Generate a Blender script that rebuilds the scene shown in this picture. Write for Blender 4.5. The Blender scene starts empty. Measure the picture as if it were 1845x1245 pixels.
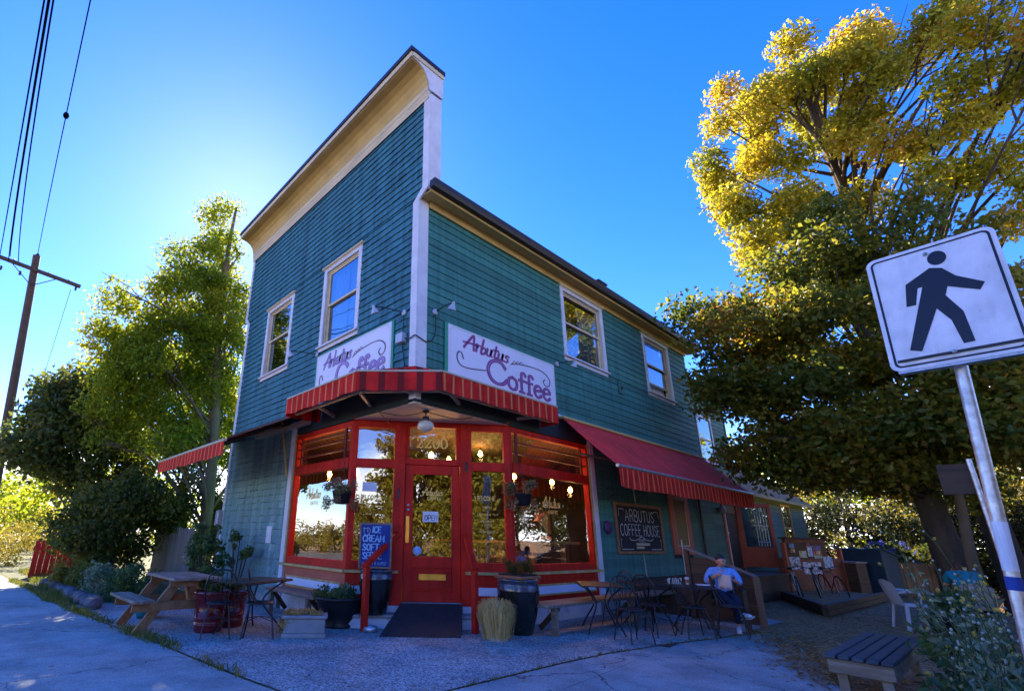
import bpy, math, random
import numpy as np
from mathutils import Vector, Matrix, noise as mnoise
rnd = random.Random(7)
sc = bpy.context.scene
COL = sc.collection
R = math.radians

# ---------------------------------------------------------------- camera, sky, sun, exposure
SUN = Vector((-0.788, 0.257, 0.5594)).normalized()          # towards the sun
cam = bpy.data.cameras.new('camera')
cam.sensor_width = 36.0; cam.lens = 36.0*884/1845
cam.shift_x = (922.5-742)/1845; cam.shift_y = (680-622.5)/1845
cam.clip_start = 0.05; cam.clip_end = 3000
camo = bpy.data.objects.new('camera', cam); COL.objects.link(camo)
CAMP = Vector((5.7994, -4.9539, 1.4))
_r = Vector((0.64977714, 0.75975923, 0.02357093)); _u = Vector((0.22008513, -0.21772586, 0.95087222)); _f = Vector((-0.72756595, 0.61266742, 0.30868499))
camo.matrix_world = Matrix(((_r.x,_u.x,-_f.x,CAMP.x),(_r.y,_u.y,-_f.y,CAMP.y),(_r.z,_u.z,-_f.z,CAMP.z),(0,0,0,1)))
sc.camera = camo

world = bpy.data.worlds.new('World'); sc.world = world; world.use_nodes = True
nt = world.node_tree; nt.nodes.clear()
sky = nt.nodes.new('ShaderNodeTexSky'); sky.sky_type = 'NISHITA'; sky.sun_disc = False
sky.sun_elevation = math.asin(SUN.z); sky.sun_rotation = math.atan2(SUN.x, SUN.y)
sky.air_density = 0.85; sky.dust_density = 0.06; sky.ozone_density = 3.0; sky.altitude = 50
hs = nt.nodes.new('ShaderNodeHueSaturation'); hs.inputs['Saturation'].default_value = 1.35; hs.inputs['Hue'].default_value = 0.524
bg = nt.nodes.new('ShaderNodeBackground'); bg.inputs['Strength'].default_value = 0.15
# a low bank of white cloud all round the horizon
tc = nt.nodes.new('ShaderNodeTexCoord'); sep = nt.nodes.new('ShaderNodeSeparateXYZ')
nz = nt.nodes.new('ShaderNodeTexNoise'); nz.inputs['Scale'].default_value = 3.2; nz.inputs['Detail'].default_value = 6
mpn = nt.nodes.new('ShaderNodeMapping'); mpn.inputs['Scale'].default_value = (1,1,2.6)
ad = nt.nodes.new('ShaderNodeMath'); ad.operation = 'MULTIPLY_ADD'; ad.inputs[1].default_value = 0.7; ad.inputs[2].default_value = -0.20
mr = nt.nodes.new('ShaderNodeMapRange'); mr.inputs['From Min'].default_value = 0.0; mr.inputs['From Max'].default_value = 0.05
mxc = nt.nodes.new('ShaderNodeMix'); mxc.data_type = 'RGBA'; mxc.inputs['B'].default_value = (8.0,7.9,8.3,1)
L = nt.links.new
L(tc.outputs['Generated'], mpn.inputs['Vector']); L(mpn.outputs[0], nz.inputs['Vector']); L(nz.outputs['Fac'], ad.inputs[0])
L(tc.outputs['Generated'], sep.inputs[0])
sb = nt.nodes.new('ShaderNodeMath'); sb.operation = 'SUBTRACT'; L(ad.outputs[0], sb.inputs[0]); L(sep.outputs['Z'], sb.inputs[1])
L(sb.outputs[0], mr.inputs['Value']); L(mr.outputs[0], mxc.inputs['Factor'])
L(sky.outputs[0], hs.inputs['Color']); L(hs.outputs[0], mxc.inputs['A']); L(mxc.outputs['Result'], bg.inputs['Color'])
out = nt.nodes.new('ShaderNodeOutputWorld'); L(bg.outputs[0], out.inputs['Surface'])

sl = bpy.data.lights.new('sun', 'SUN'); sl.energy = 5.0; sl.angle = R(0.53); sl.color = (1.0, 0.86, 0.62)
so = bpy.data.objects.new('sun', sl); COL.objects.link(so)
so.rotation_euler = SUN.to_track_quat('Z', 'Y').to_euler()

vs = sc.view_settings; vs.view_transform = 'Standard'; vs.look = 'None'; vs.exposure = 1.9; vs.gamma = 1.0; vs.use_curve_mapping = False
cy = sc.cycles
cy.max_bounces = 8; cy.diffuse_bounces = 5; cy.glossy_bounces = 4; cy.transmission_bounces = 6; cy.transparent_max_bounces = 12
cy.caustics_reflective = False; cy.caustics_refractive = False; cy.use_denoising = True; cy.sample_clamp_indirect = 6

# ---------------------------------------------------------------- helpers
def srgb(r, g, b):
    f = lambda c: (c/255/12.92) if c/255 <= .04045 else ((c/255+.055)/1.055)**2.4
    return (f(r), f(g), f(b))

def mat(name, col, rough=.65, var=.18, scale=3.0, bump=0.0, bscale=60, metal=0.0, spec=.4, coord='Object', stretch=(1,1,1), rand=0.0,
        col2=None, c2lo=.56, c2hi=.66, c2scale=6, coat=0.0, drip=0.0, emit=None, estr=0.0, hue=0.0):
    m = bpy.data.materials.new(name); m.use_nodes = True
    n = m.node_tree; b = n.nodes['Principled BSDF']; k = n.links.new
    b.inputs['Roughness'].default_value = rough; b.inputs['Metallic'].default_value = metal
    b.inputs['Specular IOR Level'].default_value = spec; b.inputs['Coat Weight'].default_value = coat
    if coord == 'pos': g = n.nodes.new('ShaderNodeNewGeometry'); v = g.outputs['Position']
    else: g = n.nodes.new('ShaderNodeTexCoord'); v = g.outputs[coord]
    mp = n.nodes.new('ShaderNodeMapping'); mp.inputs['Scale'].default_value = stretch; k(v, mp.inputs['Vector']); v = mp.outputs[0]
    a = n.nodes.new('ShaderNodeTexNoise'); a.inputs['Scale'].default_value = scale; a.inputs['Detail'].default_value = 6; a.inputs['Roughness'].default_value = .62
    k(v, a.inputs['Vector'])
    rp = n.nodes.new('ShaderNodeValToRGB'); rp.color_ramp.elements[0].position = .28; rp.color_ramp.elements[1].position = .72
    lo = [max(0, c*(1-var*1.2)) for c in col]; hi = [min(1, c*(1+var)) for c in col]
    rp.color_ramp.elements[0].color = (*lo, 1); rp.color_ramp.elements[1].color = (*hi, 1)
    k(a.outputs['Fac'], rp.inputs['Fac']); c = rp.outputs['Color']
    if col2:
        a2 = n.nodes.new('ShaderNodeTexNoise'); a2.inputs['Scale'].default_value = c2scale; a2.inputs['Detail'].default_value = 8; a2.inputs['Roughness'].default_value = .7
        k(v, a2.inputs['Vector'])
        r2 = n.nodes.new('ShaderNodeMapRange'); r2.inputs['From Min'].default_value = c2lo; r2.inputs['From Max'].default_value = c2hi
        k(a2.outputs['Fac'], r2.inputs['Value'])
        mx = n.nodes.new('ShaderNodeMix'); mx.data_type = 'RGBA'; mx.inputs['B'].default_value = (*col2, 1)
        k(r2.outputs[0], mx.inputs['Factor']); k(c, mx.inputs['A']); c = mx.outputs['Result']
    if drip:
        mp2 = n.nodes.new('ShaderNodeMapping'); mp2.inputs['Scale'].default_value = (9,9,.45); k(g.outputs[0], mp2.inputs['Vector'])
        a3 = n.nodes.new('ShaderNodeTexNoise'); a3.inputs['Scale'].default_value = 1.0; a3.inputs['Detail'].default_value = 5; k(mp2.outputs[0], a3.inputs['Vector'])
        r4 = n.nodes.new('ShaderNodeMapRange'); r4.inputs['From Min'].default_value = .42; r4.inputs['From Max'].default_value = .68; r4.inputs['To Min'].default_value = 1+drip*.3; r4.inputs['To Max'].default_value = 1-drip
        k(a3.outputs['Fac'], r4.inputs['Value']); mu = n.nodes.new('ShaderNodeMix'); mu.data_type = 'RGBA'; mu.blend_type = 'MULTIPLY'; mu.inputs['Factor'].default_value = 1; k(c, mu.inputs['A']); k(r4.outputs[0], mu.inputs['B']); c = mu.outputs['Result']
    if rand:
        oi = n.nodes.new('ShaderNodeObjectInfo'); h = n.nodes.new('ShaderNodeHueSaturation')
        r3 = n.nodes.new('ShaderNodeMapRange'); r3.inputs['To Min'].default_value = 1-rand; r3.inputs['To Max'].default_value = 1+rand
        k(oi.outputs['Random'], r3.inputs['Value']); k(r3.outputs[0], h.inputs['Value']); k(c, h.inputs['Color']); c = h.outputs[0]
    k(c, b.inputs['Base Color'])
    if bump:
        bn = n.nodes.new('ShaderNodeTexNoise'); bn.inputs['Scale'].default_value = bscale; bn.inputs['Detail'].default_value = 4; k(v, bn.inputs['Vector'])
        bp = n.nodes.new('ShaderNodeBump'); bp.inputs['Strength'].default_value = bump; bp.inputs['Distance'].default_value = .01
        k(bn.outputs['Fac'], bp.inputs['Height']); k(bp.outputs[0], b.inputs['Normal'])
    if emit:
        b.inputs['Emission Color'].default_value = (*emit, 1); b.inputs['Emission Strength'].default_value = estr
    return m

def glass_mat(name, refl=.2, tint=(.75,.8,.8), rough=0.0):
    m = bpy.data.materials.new(name); m.use_nodes = True; n = m.node_tree; n.nodes.clear(); k = n.links.new
    o = n.nodes.new('ShaderNodeOutputMaterial'); t = n.nodes.new('ShaderNodeBsdfTransparent'); t.inputs[0].default_value = (*tint, 1)
    g = n.nodes.new('ShaderNodeBsdfGlossy'); g.inputs['Roughness'].default_value = rough; g.inputs['Color'].default_value = (.95,.96,.97,1)
    lw = n.nodes.new('ShaderNodeLayerWeight'); lw.inputs['Blend'].default_value = .5; f = n.nodes.new('ShaderNodeMath'); f.operation = 'POWER'; f.inputs[1].default_value = 4.0; k(lw.outputs['Facing'], f.inputs[0])
    a = n.nodes.new('ShaderNodeMath'); a.operation = 'ADD'; a.use_clamp = True; a.inputs[1].default_value = refl; k(f.outputs[0], a.inputs[0])
    x = n.nodes.new('ShaderNodeMixShader'); k(a.outputs[0], x.inputs[0]); k(t.outputs[0], x.inputs[1]); k(g.outputs[0], x.inputs[2]); k(x.outputs[0], o.inputs[0])
    nz = n.nodes.new('ShaderNodeTexNoise'); nz.inputs['Scale'].default_value = 1.6; nz.inputs['Detail'].default_value = 1
    tcx = n.nodes.new('ShaderNodeTexCoord'); k(tcx.outputs['Object'], nz.inputs['Vector'])
    bp = n.nodes.new('ShaderNodeBump'); bp.inputs['Strength'].default_value = .05; bp.inputs['Distance'].default_value = .05; k(nz.outputs[0], bp.inputs['Height']); k(bp.outputs[0], g.inputs['Normal'])
    return m

def leaf_mat(name, cols, trans=.4, rough=.5):
    """cols: list of (pos, rgb) ramp over a per-leaf random attribute"""
    m = bpy.data.materials.new(name); m.use_nodes = True; n = m.node_tree; n.nodes.clear(); k = n.links.new
    o = n.nodes.new('ShaderNodeOutputMaterial'); at = n.nodes.new('ShaderNodeAttribute'); at.attribute_name = 'leaf'
    rp = n.nodes.new('ShaderNodeValToRGB'); e = rp.color_ramp.elements
    while len(e) < len(cols): e.new(.5)
    for q, (p, c) in zip(e, cols): q.position = p; q.color = (*c, 1)
    k(at.outputs['Fac'], rp.inputs['Fac'])
    d = n.nodes.new('ShaderNodeBsdfPrincipled'); d.inputs['Roughness'].default_value = rough; d.inputs['Specular IOR Level'].default_value = .35; k(rp.outputs[0], d.inputs['Base Color'])
    t = n.nodes.new('ShaderNodeBsdfTranslucent'); hsx = n.nodes.new('ShaderNodeHueSaturation'); hsx.inputs['Value'].default_value = 2.4; hsx.inputs['Hue'].default_value = .487
    k(rp.outputs[0], hsx.inputs['Color']); k(hsx.outputs[0], t.inputs['Color'])
    x = n.nodes.new('ShaderNodeMixShader'); x.inputs[0].default_value = trans; k(d.outputs[0], x.inputs[1]); k(t.outputs[0], x.inputs[2]); k(x.outputs[0], o.inputs[0])
    return m

def link(o, parent=None):
    COL.objects.link(o)
    if parent is not None: o.parent = parent
    return o
def tag(o, label=None, cat=None, group=None, kind=None):
    if label: o['label'] = label
    if cat: o['category'] = cat
    if group: o['group'] = group
    if kind: o['kind'] = kind
    return o
def thing(name, label, cat, loc=(0,0,0), rz=0, group=None):
    o = bpy.data.objects.new(name, None); o.empty_display_size = .1; link(o)
    o.location = loc; o.rotation_euler = (0,0,rz)
    return tag(o, label, cat, group)
def copy_tree(o, parent=None):
    c = o.copy(); COL.objects.link(c); c.parent = parent
    for ch in o.children: copy_tree(ch, c)
    return c

class MB:
    def __init__(s): s.v = []; s.f = []; s.sm = []
    def add(s, vs, fs, smooth=False):
        n = len(s.v); s.v += [tuple(p) for p in vs]; s.f += [tuple(i+n for i in q) for q in fs]; s.sm += [smooth]*len(fs); return s
    def box(s, x0, x1, y0, y1, z0, z1, M=None):
        v = [(x0,y0,z0),(x1,y0,z0),(x1,y1,z0),(x0,y1,z0),(x0,y0,z1),(x1,y0,z1),(x1,y1,z1),(x0,y1,z1)]
        if M is not None: v = [M @ Vector(p) for p in v]
        return s.add(v, [(0,3,2,1),(4,5,6,7),(0,1,5,4),(1,2,6,5),(2,3,7,6),(3,0,4,7)])
    def cbox(s, c, d, M=None):
        return s.box(c[0]-d[0]/2,c[0]+d[0]/2,c[1]-d[1]/2,c[1]+d[1]/2,c[2]-d[2]/2,c[2]+d[2]/2,M)
    def bar(s, a, b, w, h, up=(0,0,1)):
        a = Vector(a); b = Vector(b); d = (b-a).normalized(); up = Vector(up)
        if abs(d.dot(up)) > .98: up = Vector((1,0,0))
        x = d.cross(up).normalized(); z = x.cross(d)
        v = [p + x*sx*w/2 + z*sz*h/2 for p in (a,b) for sx,sz in ((-1,-1),(1,-1),(1,1),(-1,1))]
        return s.add(v, [(3,2,1,0),(4,5,6,7),(0,1,5,4),(1,2,6,5),(2,3,7,6),(3,0,4,7)])
    def tube(s, pts, r, n=8, closed=False):
        P = [Vector(p) for p in pts]; m = len(P); rr = r if isinstance(r,(list,tuple)) else [r]*m
        ring = []; prev = None
        for i in range(m):
            a = P[i-1] if (i or closed) else P[i]; b = P[(i+1)%m] if (i < m-1 or closed) else P[i]
            d = (b-a).normalized() if (b-a).length > 1e-9 else Vector((0,0,1))
            if prev is None:
                up = Vector((0,0,1)) if abs(d.z) < .9 else Vector((1,0,0)); x = d.cross(up).normalized()
            else:
                x = (prev - d*prev.dot(d)); x = x.normalized() if x.length > 1e-6 else d.orthogonal().normalized()
            prev = x; y = d.cross(x)
            ring.append([P[i] + (x*math.cos(2*math.pi*j/n)+y*math.sin(2*math.pi*j/n))*rr[i] for j in range(n)])
        v = [p for q in ring for p in q]; f = []
        for i in range(m if closed else m-1):
            i2 = (i+1)%m
            for j in range(n): f.append((i*n+j, i*n+(j+1)%n, i2*n+(j+1)%n, i2*n+j))
        s.add(v, f, True)
        if not closed:
            s.add(ring[0], [tuple(range(n-1,-1,-1))]); s.add(ring[-1], [tuple(range(n))])
        return s
    def lathe(s, prof, n=24, c=(0,0,0), M=None, flute=0, fd=0.0):
        v = []
        for (r, z) in prof:
            for j in range(n):
                a = 2*math.pi*j/n; q = r*(1+fd*math.cos(a*flute)) if flute else r
                p = Vector((c[0]+q*math.cos(a), c[1]+q*math.sin(a), c[2]+z)); v.append(M @ p if M is not None else p)
        f = [(i*n+j, i*n+(j+1)%n, (i+1)*n+(j+1)%n, (i+1)*n+j) for i in range(len(prof)-1) for j in range(n)]
        s.add(v, f, True)
        return s
    def sphere(s, c, r, n=16, m=10, M=None):
        rr = r if isinstance(r,(tuple,list)) else (r,r,r)
        v = []; 
        for i in range(m+1):
            t = math.pi*i/m
            for j in range(n):
                a = 2*math.pi*j/n; p = Vector((c[0]+rr[0]*math.sin(t)*math.cos(a), c[1]+rr[1]*math.sin(t)*math.sin(a), c[2]-rr[2]*math.cos(t))); v.append(M @ p if M is not None else p)
        f = [(i*n+j, i*n+(j+1)%n, (i+1)*n+(j+1)%n, (i+1)*n+j) for i in range(m) for j in range(n)]
        return s.add(v, f, True)
    def prism(s, poly, fn, t0, t1):
        """poly: list of 2D points; fn(p, t) -> 3D"""
        n = len(poly); v = [fn(p, t0) for p in poly] + [fn(p, t1) for p in poly]
        return s.add(v, [tuple(range(n-1,-1,-1)), tuple(range(n,2*n))] + [(i,(i+1)%n,n+(i+1)%n,n+i) for i in range(n)])
    def mesh(s, name):
        me = bpy.data.meshes.new(name); me.from_pydata([tuple(p) for p in s.v], [], s.f)
        me.polygons.foreach_set('use_smooth', s.sm); me.update(); return me
    def build(s, name, m, parent=None, loc=None, bevel=0.0, kind=None):
        me = s.mesh(name)
        if m is not None: me.materials.append(m)
        import bmesh
        bm = bmesh.new(); bm.from_mesh(me); bmesh.ops.recalc_face_normals(bm, faces=bm.faces)
        if bevel: bmesh.ops.bevel(bm, geom=[e for e in bm.edges if e.is_manifold and e.calc_face_angle(0) > .5], offset=bevel, segments=1, affect='EDGES', clamp_overlap=True)
        bm.to_mesh(me); bm.free()
        o = bpy.data.objects.new(name, me); link(o, parent)
        if loc: o.location = loc
        if kind: o['kind'] = kind
        return o

def smooth_path(pts, k=6, closed=False):
    P = [Vector((*p, 0)) if len(p) == 2 else Vector(p) for p in pts]; n = len(P); o = []
    for i in range(n if closed else n-1):
        p0 = P[i-1] if (i or closed) else P[0]; p1 = P[i]; p2 = P[(i+1)%n]; p3 = P[(i+2)%n] if (i+2 < n or closed) else P[-1]
        for j in range(k):
            t = j/k; o.append(.5*((2*p1)+(p2-p0)*t+(2*p0-5*p1+4*p2-p3)*t*t+(3*p1-p0-3*p2+p3)*t**3))
    if not closed: o.append(P[-1])
    return o

# ---- lettering: every letter is drawn as pen strokes, laid as thin raised ribbons
SCRIPT = {
 'A':(.62,[[(0,0),(.16,.5),(.34,.98),(.42,.9),(.5,.4),(.58,0)],[(-.1,.36),(.2,.4),(.66,.42)]]),
 'r':(.3,[[(0,.46),(.06,.5),(.07,.02)],[(.07,.3),(.14,.46),(.24,.48)]]),
 'b':(.36,[[(.04,1.0),(.05,.06),(.18,0),(.3,.14),(.26,.38),(.14,.44),(.06,.34)]]),
 'u':(.4,[[(0,.48),(.01,.14),(.11,0),(.24,.12),(.26,.48)],[(.26,.48),(.27,.08),(.36,.03)]]),
 't':(.3,[[(.08,.86),(.09,.1),(.17,0),(.26,.06)],[(-.06,.56),(.1,.57),(.26,.6)]]),
 's':(.3,[[(.24,.44),(.12,.5),(.04,.38),(.2,.2),(.16,.02),(0,.05)]])}
SERIF = {
 'C':(.86,[[(.72,.78),(.6,.94),(.4,1.0),(.16,.86),(.05,.5),(.16,.14),(.4,0),(.62,.06),(.76,.24)]]),
 'o':(.56,[[(.25,.58),(.07,.48),(.03,.28),(.09,.08),(.25,0),(.41,.08),(.47,.29),(.42,.48),(.25,.58)]]),
 'f':(.4,[[(.38,.86),(.3,.97),(.18,.92),(.15,.72),(.15,.02)],[(.0,.56),(.16,.57),(.34,.58)],[(.03,0),(.29,0)]]),
 'e':(.5,[[(.05,.3),(.22,.33),(.42,.38),(.36,.53),(.22,.58),(.07,.46),(.03,.26),(.1,.07),(.25,0),(.42,.12)]])}
BLOCK = {
 'A':[[(0,0),(.3,1),(.6,0)],[(.1,.35),(.5,.35)]],'B':[[(0,0),(0,1),(.35,1),(.46,.78),(.33,.53),(0,.53)],[(.33,.53),(.52,.27),(.38,0),(0,0)]],
 'C':[[(.5,.85),(.28,1),(.03,.75),(0,.4),(.1,.1),(.3,0),(.5,.15)]],'E':[[(.45,1),(0,1),(0,0),(.45,0)],[(0,.52),(.36,.52)]],
 'F':[[(.45,1),(0,1),(0,0)],[(0,.52),(.36,.52)]],'H':[[(0,0),(0,1)],[(.5,0),(.5,1)],[(0,.5),(.5,.5)]],'I':[[(.1,0),(.1,1)]],
 'L':[[(0,1),(0,0),(.42,0)]],'M':[[(0,0),(.05,1),(.32,.3),(.6,1),(.65,0)]],'N':[[(0,0),(0,1),(.5,0),(.5,1)]],
 'O':[[(.28,1),(.04,.8),(0,.5),(.04,.2),(.28,0),(.52,.2),(.56,.5),(.52,.8),(.28,1)]],'P':[[(0,0),(0,1),(.36,1),(.48,.75),(.36,.48),(0,.48)]],
 'R':[[(0,0),(0,1),(.36,1),(.47,.76),(.34,.52),(0,.52)],[(.26,.52),(.52,0)]],'S':[[(.46,.86),(.25,1),(.04,.8),(.24,.52),(.48,.26),(.25,0),(.0,.14)]],
 'T':[[(0,1),(.56,1)],[(.28,1),(.28,0)]],'U':[[(0,1),(0,.25),(.24,0),(.48,.25),(.48,1)]],'V':[[(0,1),(.27,0),(.54,1)]],
 'W':[[(0,1),(.2,0),(.4,.8),(.6,0),(.8,1)]],'G':[[(.5,.85),(.28,1),(.03,.75),(0,.4),(.1,.1),(.3,0),(.5,.12),(.5,.42),(.3,.42)]],
 'D':[[(0,0),(0,1),(.3,1),(.5,.7),(.5,.3),(.3,0),(0,0)]],'K':[[(0,0),(0,1)],[(.46,1),(0,.45),(.48,0)]],
 '2':[[(.06,.72),(.02,.9),(.25,1.02),(.47,.86),(.4,.6),(.04,.06)],[(-.04,.04),(.2,.1),(.38,0),(.52,.16)]],
 '0':[[(.28,1),(.04,.8),(0,.5),(.06,.18),(.28,0),(.52,.2),(.56,.5),(.5,.84),(.28,1)]],'Y':[[(0,1),(.26,.5),(.52,1)],[(.26,.5),(.26,0)]],
 '&':[[(.5,0),(.1,.8),(.26,1),(.4,.8),(.04,.3),(.2,0),(.5,.4)]],'7':[[(0,1),(.5,1),(.2,0)]],'6':[[(.4,1),(.05,.4),(.2,0),(.45,.2),(.3,.5),(.06,.35)]],
 '-':[[(.05,.5),(.35,.5)]]}
ROUND = set('CGOSUDBPR2068&')
def word_strokes(txt, font, x=0, y=0, h=1.0, slant=0.0, gap=.12, wscale=1.0):
    out = []; cx = 0.0
    for c in txt:
        if c == ' ': cx += .4; continue
        g = font[c]
        if font is BLOCK:
            st = g; w = max(p[0] for q in g for p in q)+gap+.06
            st = [[(p.x, p.y) for p in smooth_path(q, 4)] if (c in ROUND and len(q) > 3) else q for q in st]
        else:
            w, st = g; st = [[(p.x, p.y) for p in smooth_path(q, 6)] if len(q) > 2 else q for q in st]
        for q in st: out.append([(x+(cx+px+slant*py)*h*wscale, y+py*h) for px, py in q])
        cx += w + (0 if font is BLOCK else .02)
    return out, cx*h*wscale
def ribbons(strokes, w, fn, t=0.0, thin=1.0, M=None):
    """strokes in 2D -> flat ribbons; fn(u, v, t) -> 3D; thin<1 gives a calligraphic thin direction"""
    mb = MB()
    for q in strokes:
        P = [Vector((a, b)) for a, b in q]; n = len(P)
        if n < 2: continue
        vs = []
        for i in range(n):
            d = (P[min(i+1,n-1)] - P[max(i-1,0)])
            if d.length < 1e-9: d = Vector((1,0))
            d.normalize(); nx = Vector((-d.y, d.x)); ww = w*(thin+(1-thin)*abs(d.y))/2
            e = d*(-w*.3 if i == 0 else w*.3 if i == n-1 else 0)
            vs += [P[i]+e+nx*ww, P[i]+e-nx*ww]
        mb.add([fn(p.x, p.y, t) for p in vs], [(2*i, 2*i+1, 2*i+3, 2*i+2) for i in range(n-1)])
    return mb

# ---- foliage
def leaf_cloud(name, m, parent, blobs, nleaf, size, seed, flat=.0, kind='stuff', aspect=.62, droop=.3):
    """blobs: list of (centre, radius); leaves fill the shells of all blobs"""
    rg = np.random.default_rng(seed)
    C = np.array([b[0] for b in blobs], float); Rr = np.array([b[1] for b in blobs], float)
    w = Rr**2; idx = rg.choice(len(blobs), nleaf, p=w/w.sum())
    d = rg.normal(size=(nleaf,3)); d /= np.linalg.norm(d,axis=1)[:,None]
    rad = rg.random(nleaf)**.45*rg.uniform(.72,1.12,nleaf)
    P = C[idx] + d*(Rr[idx]*rad)[:,None]*np.array([1,1,1-flat])
    nrm = d*.3 + rg.normal(size=(nleaf,3))*.8 + np.array([0,0,.35]); nrm /= np.linalg.norm(nrm,axis=1)[:,None]
    a = rg.normal(size=(nleaf,3)); a[:,2] -= droop; a -= nrm*(a*nrm).sum(1)[:,None]; a /= np.linalg.norm(a,axis=1)[:,None]
    b = np.cross(nrm, a); s = size*rg.uniform(.6,1.3,nleaf)[:,None]
    fold = nrm*s*.16
    V = np.stack([P-a*s*.5, P+b*s*aspect*.5+fold-a*s*.06, P+a*s*.5-nrm*s*.1, P-b*s*aspect*.5+fold-a*s*.06],1).reshape(-1,3)
    me = bpy.data.meshes.new(name); me.vertices.add(nleaf*4); me.vertices.foreach_set('co', V.ravel())
    me.loops.add(nleaf*6); me.polygons.add(nleaf*2)
    base = (np.arange(nleaf)*4)[:,None]; fi = np.concatenate([base+np.array([0,1,2]), base+np.array([0,2,3])],1).ravel()
    me.loops.foreach_set('vertex_index', fi.astype(np.int32)); me.polygons.foreach_set('loop_start', np.arange(0,nleaf*6,3,dtype=np.int32))
    at = me.attributes.new('leaf','FLOAT','FACE')
    hue = np.clip(rg.normal(.5,.2,nleaf) + np.repeat(rg.normal(0,.14,len(blobs))[None],1,0)[0][idx],0,1)
    at.data.foreach_set('value', np.repeat(hue,2).astype(np.float32))
    me.materials.append(m); me.update(calc_edges=True)
    o = bpy.data.objects.new(name, me); link(o, parent); o['kind'] = kind
    return o
def fill_blobs(ells, n, rr, seed):
    rg = random.Random(seed); o = []
    vol = [e[1][0]*e[1][1]*e[1][2] for e in ells]
    for _ in range(n):
        (c, s) = rg.choices(ells, vol)[0]
        while True:
            p = [rg.uniform(-1,1) for _ in range(3)]; q = sum(t*t for t in p)
            if .12 < q < 1: break
        f = 1.0 if rg.random() < .45 else .8/max(q**.5,.5)**.3
        o.append(((c[0]+p[0]*s[0]*f, c[1]+p[1]*s[1]*f, c[2]+p[2]*s[2]*f), rg.uniform(*rr)))
    return o
def limbs(mb, trunk, blobs, r0, seed, nb=26, twig=.012, zmin=0.0):
    rg = random.Random(seed); T = [Vector(p) for p in trunk]
    mb.tube(smooth_path(trunk, 4), [r0*(1-.8*i/(4*(len(trunk)-1)))*(1.25 if i == 0 else 1) for i in range(4*(len(trunk)-1)+1)], 10)
    for c, r in rg.sample(blobs, min(nb, len(blobs))):
        c = Vector(c); best = min([i for i in range(1,len(T)) if T[i].z > zmin], key=lambda i: abs(T[i].z-(c.z-1.0*(c-T[i]).xy.length*.5)))
        t = rg.uniform(0,.9); s = T[best-1].lerp(T[best], t if T[best-1].z > zmin else .5+.5*t)
        mid = s.lerp(c, .5) + Vector((rg.uniform(-.3,.3), rg.uniform(-.3,.3), rg.uniform(.0,.5)))
        ra = r0*rg.uniform(.10,.22)
        mb.tube(smooth_path([s, mid, c], 4), [ra*(1-.9*i/8)+twig for i in range(9)], 5)
        for _ in range(3):
            e = c + Vector((rg.uniform(-1,1), rg.uniform(-1,1), rg.uniform(-.4,1)))*r*1.1
            mb.tube([mid.lerp(c,rg.uniform(.3,1)), mid.lerp(e,.6)+Vector((0,0,.1)), e], [twig*2, twig*1.4, twig*.6], 4)
def tree(name, label, base, trunk, blobs, nleaf, size, leafm, bark, r0, seed, group=None, nb=26, flat=.2, zmin=0.0):
    t = thing(name, label, 'tree', base, 0, group)
    off = Vector(base); loc = [(tuple(Vector(c)-off), r) for c, r in blobs]; tr = [tuple(Vector(p)-off) for p in trunk]
    mb = MB(); limbs(mb, tr, loc, r0, seed, nb, zmin=zmin); mb.build('trunk', bark, t)
    leaf_cloud('crown', leafm, t, loc, nleaf, size, seed, flat)
    return t
# ---------------------------------------------------------------- materials
M = {}
M['teal'] = mat('teal_shingle_paint', (.034,.150,.185), .72, .22, 1.3, .35, 90, coord='pos', stretch=(1,1,.35), rand=.2, drip=.28, col2=(.10,.16,.16), c2lo=.6, c2hi=.78, c2scale=2.2)
M['clap'] = mat('teal_clapboard_paint', (.040,.178,.148), .68, .2, 1.0, .2, 70, coord='pos', stretch=(1,.25,2.5), rand=.17, drip=.25, col2=(.06,.11,.085), c2lo=.58, c2hi=.8, c2scale=1.7)
M['faded'] = mat('faded_bounce_lit_shingle_paint', (.18,.34,.34), .8, .25, 1.6, .4, 90, coord='pos', stretch=(3,1,.3), rand=.24, drip=.3, col2=(.24,.28,.24), c2lo=.52, c2hi=.75, c2scale=1.6)  # faded paint, with sidewalk bounce light also mixed into its pale colour
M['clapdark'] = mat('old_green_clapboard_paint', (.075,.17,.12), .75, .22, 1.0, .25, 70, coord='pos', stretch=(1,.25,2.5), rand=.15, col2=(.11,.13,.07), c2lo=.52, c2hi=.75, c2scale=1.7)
M['sheath'] = mat('dark_sheathing', (.02,.03,.03), .9, .2)
M['white'] = mat('weathered_white_trim', (.62,.62,.66), .6, .13, 3, .1, 40, coord='pos', col2=(.34,.31,.27), c2lo=.66, c2hi=.8, c2scale=9)
M['peel'] = mat('peeling_cream_paint', (.62,.52,.33), .65, .16, 2.0, .1, 40, coord='pos', stretch=(.5,1,2), col2=(.28,.12,.05), c2lo=.67, c2hi=.70, c2scale=2.6)
M['soffit'] = mat('cream_soffit_paint', (.52,.36,.12), .65, .14, 2.0, .1, 50, coord='pos', col2=(.3,.2,.1), c2lo=.66, c2hi=.75, rand=.08)
M['ceil'] = mat('cream_beadboard', (.60,.52,.40), .6, .1, 4, coord='pos', rand=.06)
M['gutter'] = mat('dark_brown_metal', (.022,.017,.018), .5, .2, 3, coord='pos')
M['roof'] = mat('roof_shingle', (.085,.075,.08), .85, .3, 9, .5, 30, coord='pos', col2=(.30,.16,.05), c2lo=.5, c2hi=.66, c2scale=2.2)
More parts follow.
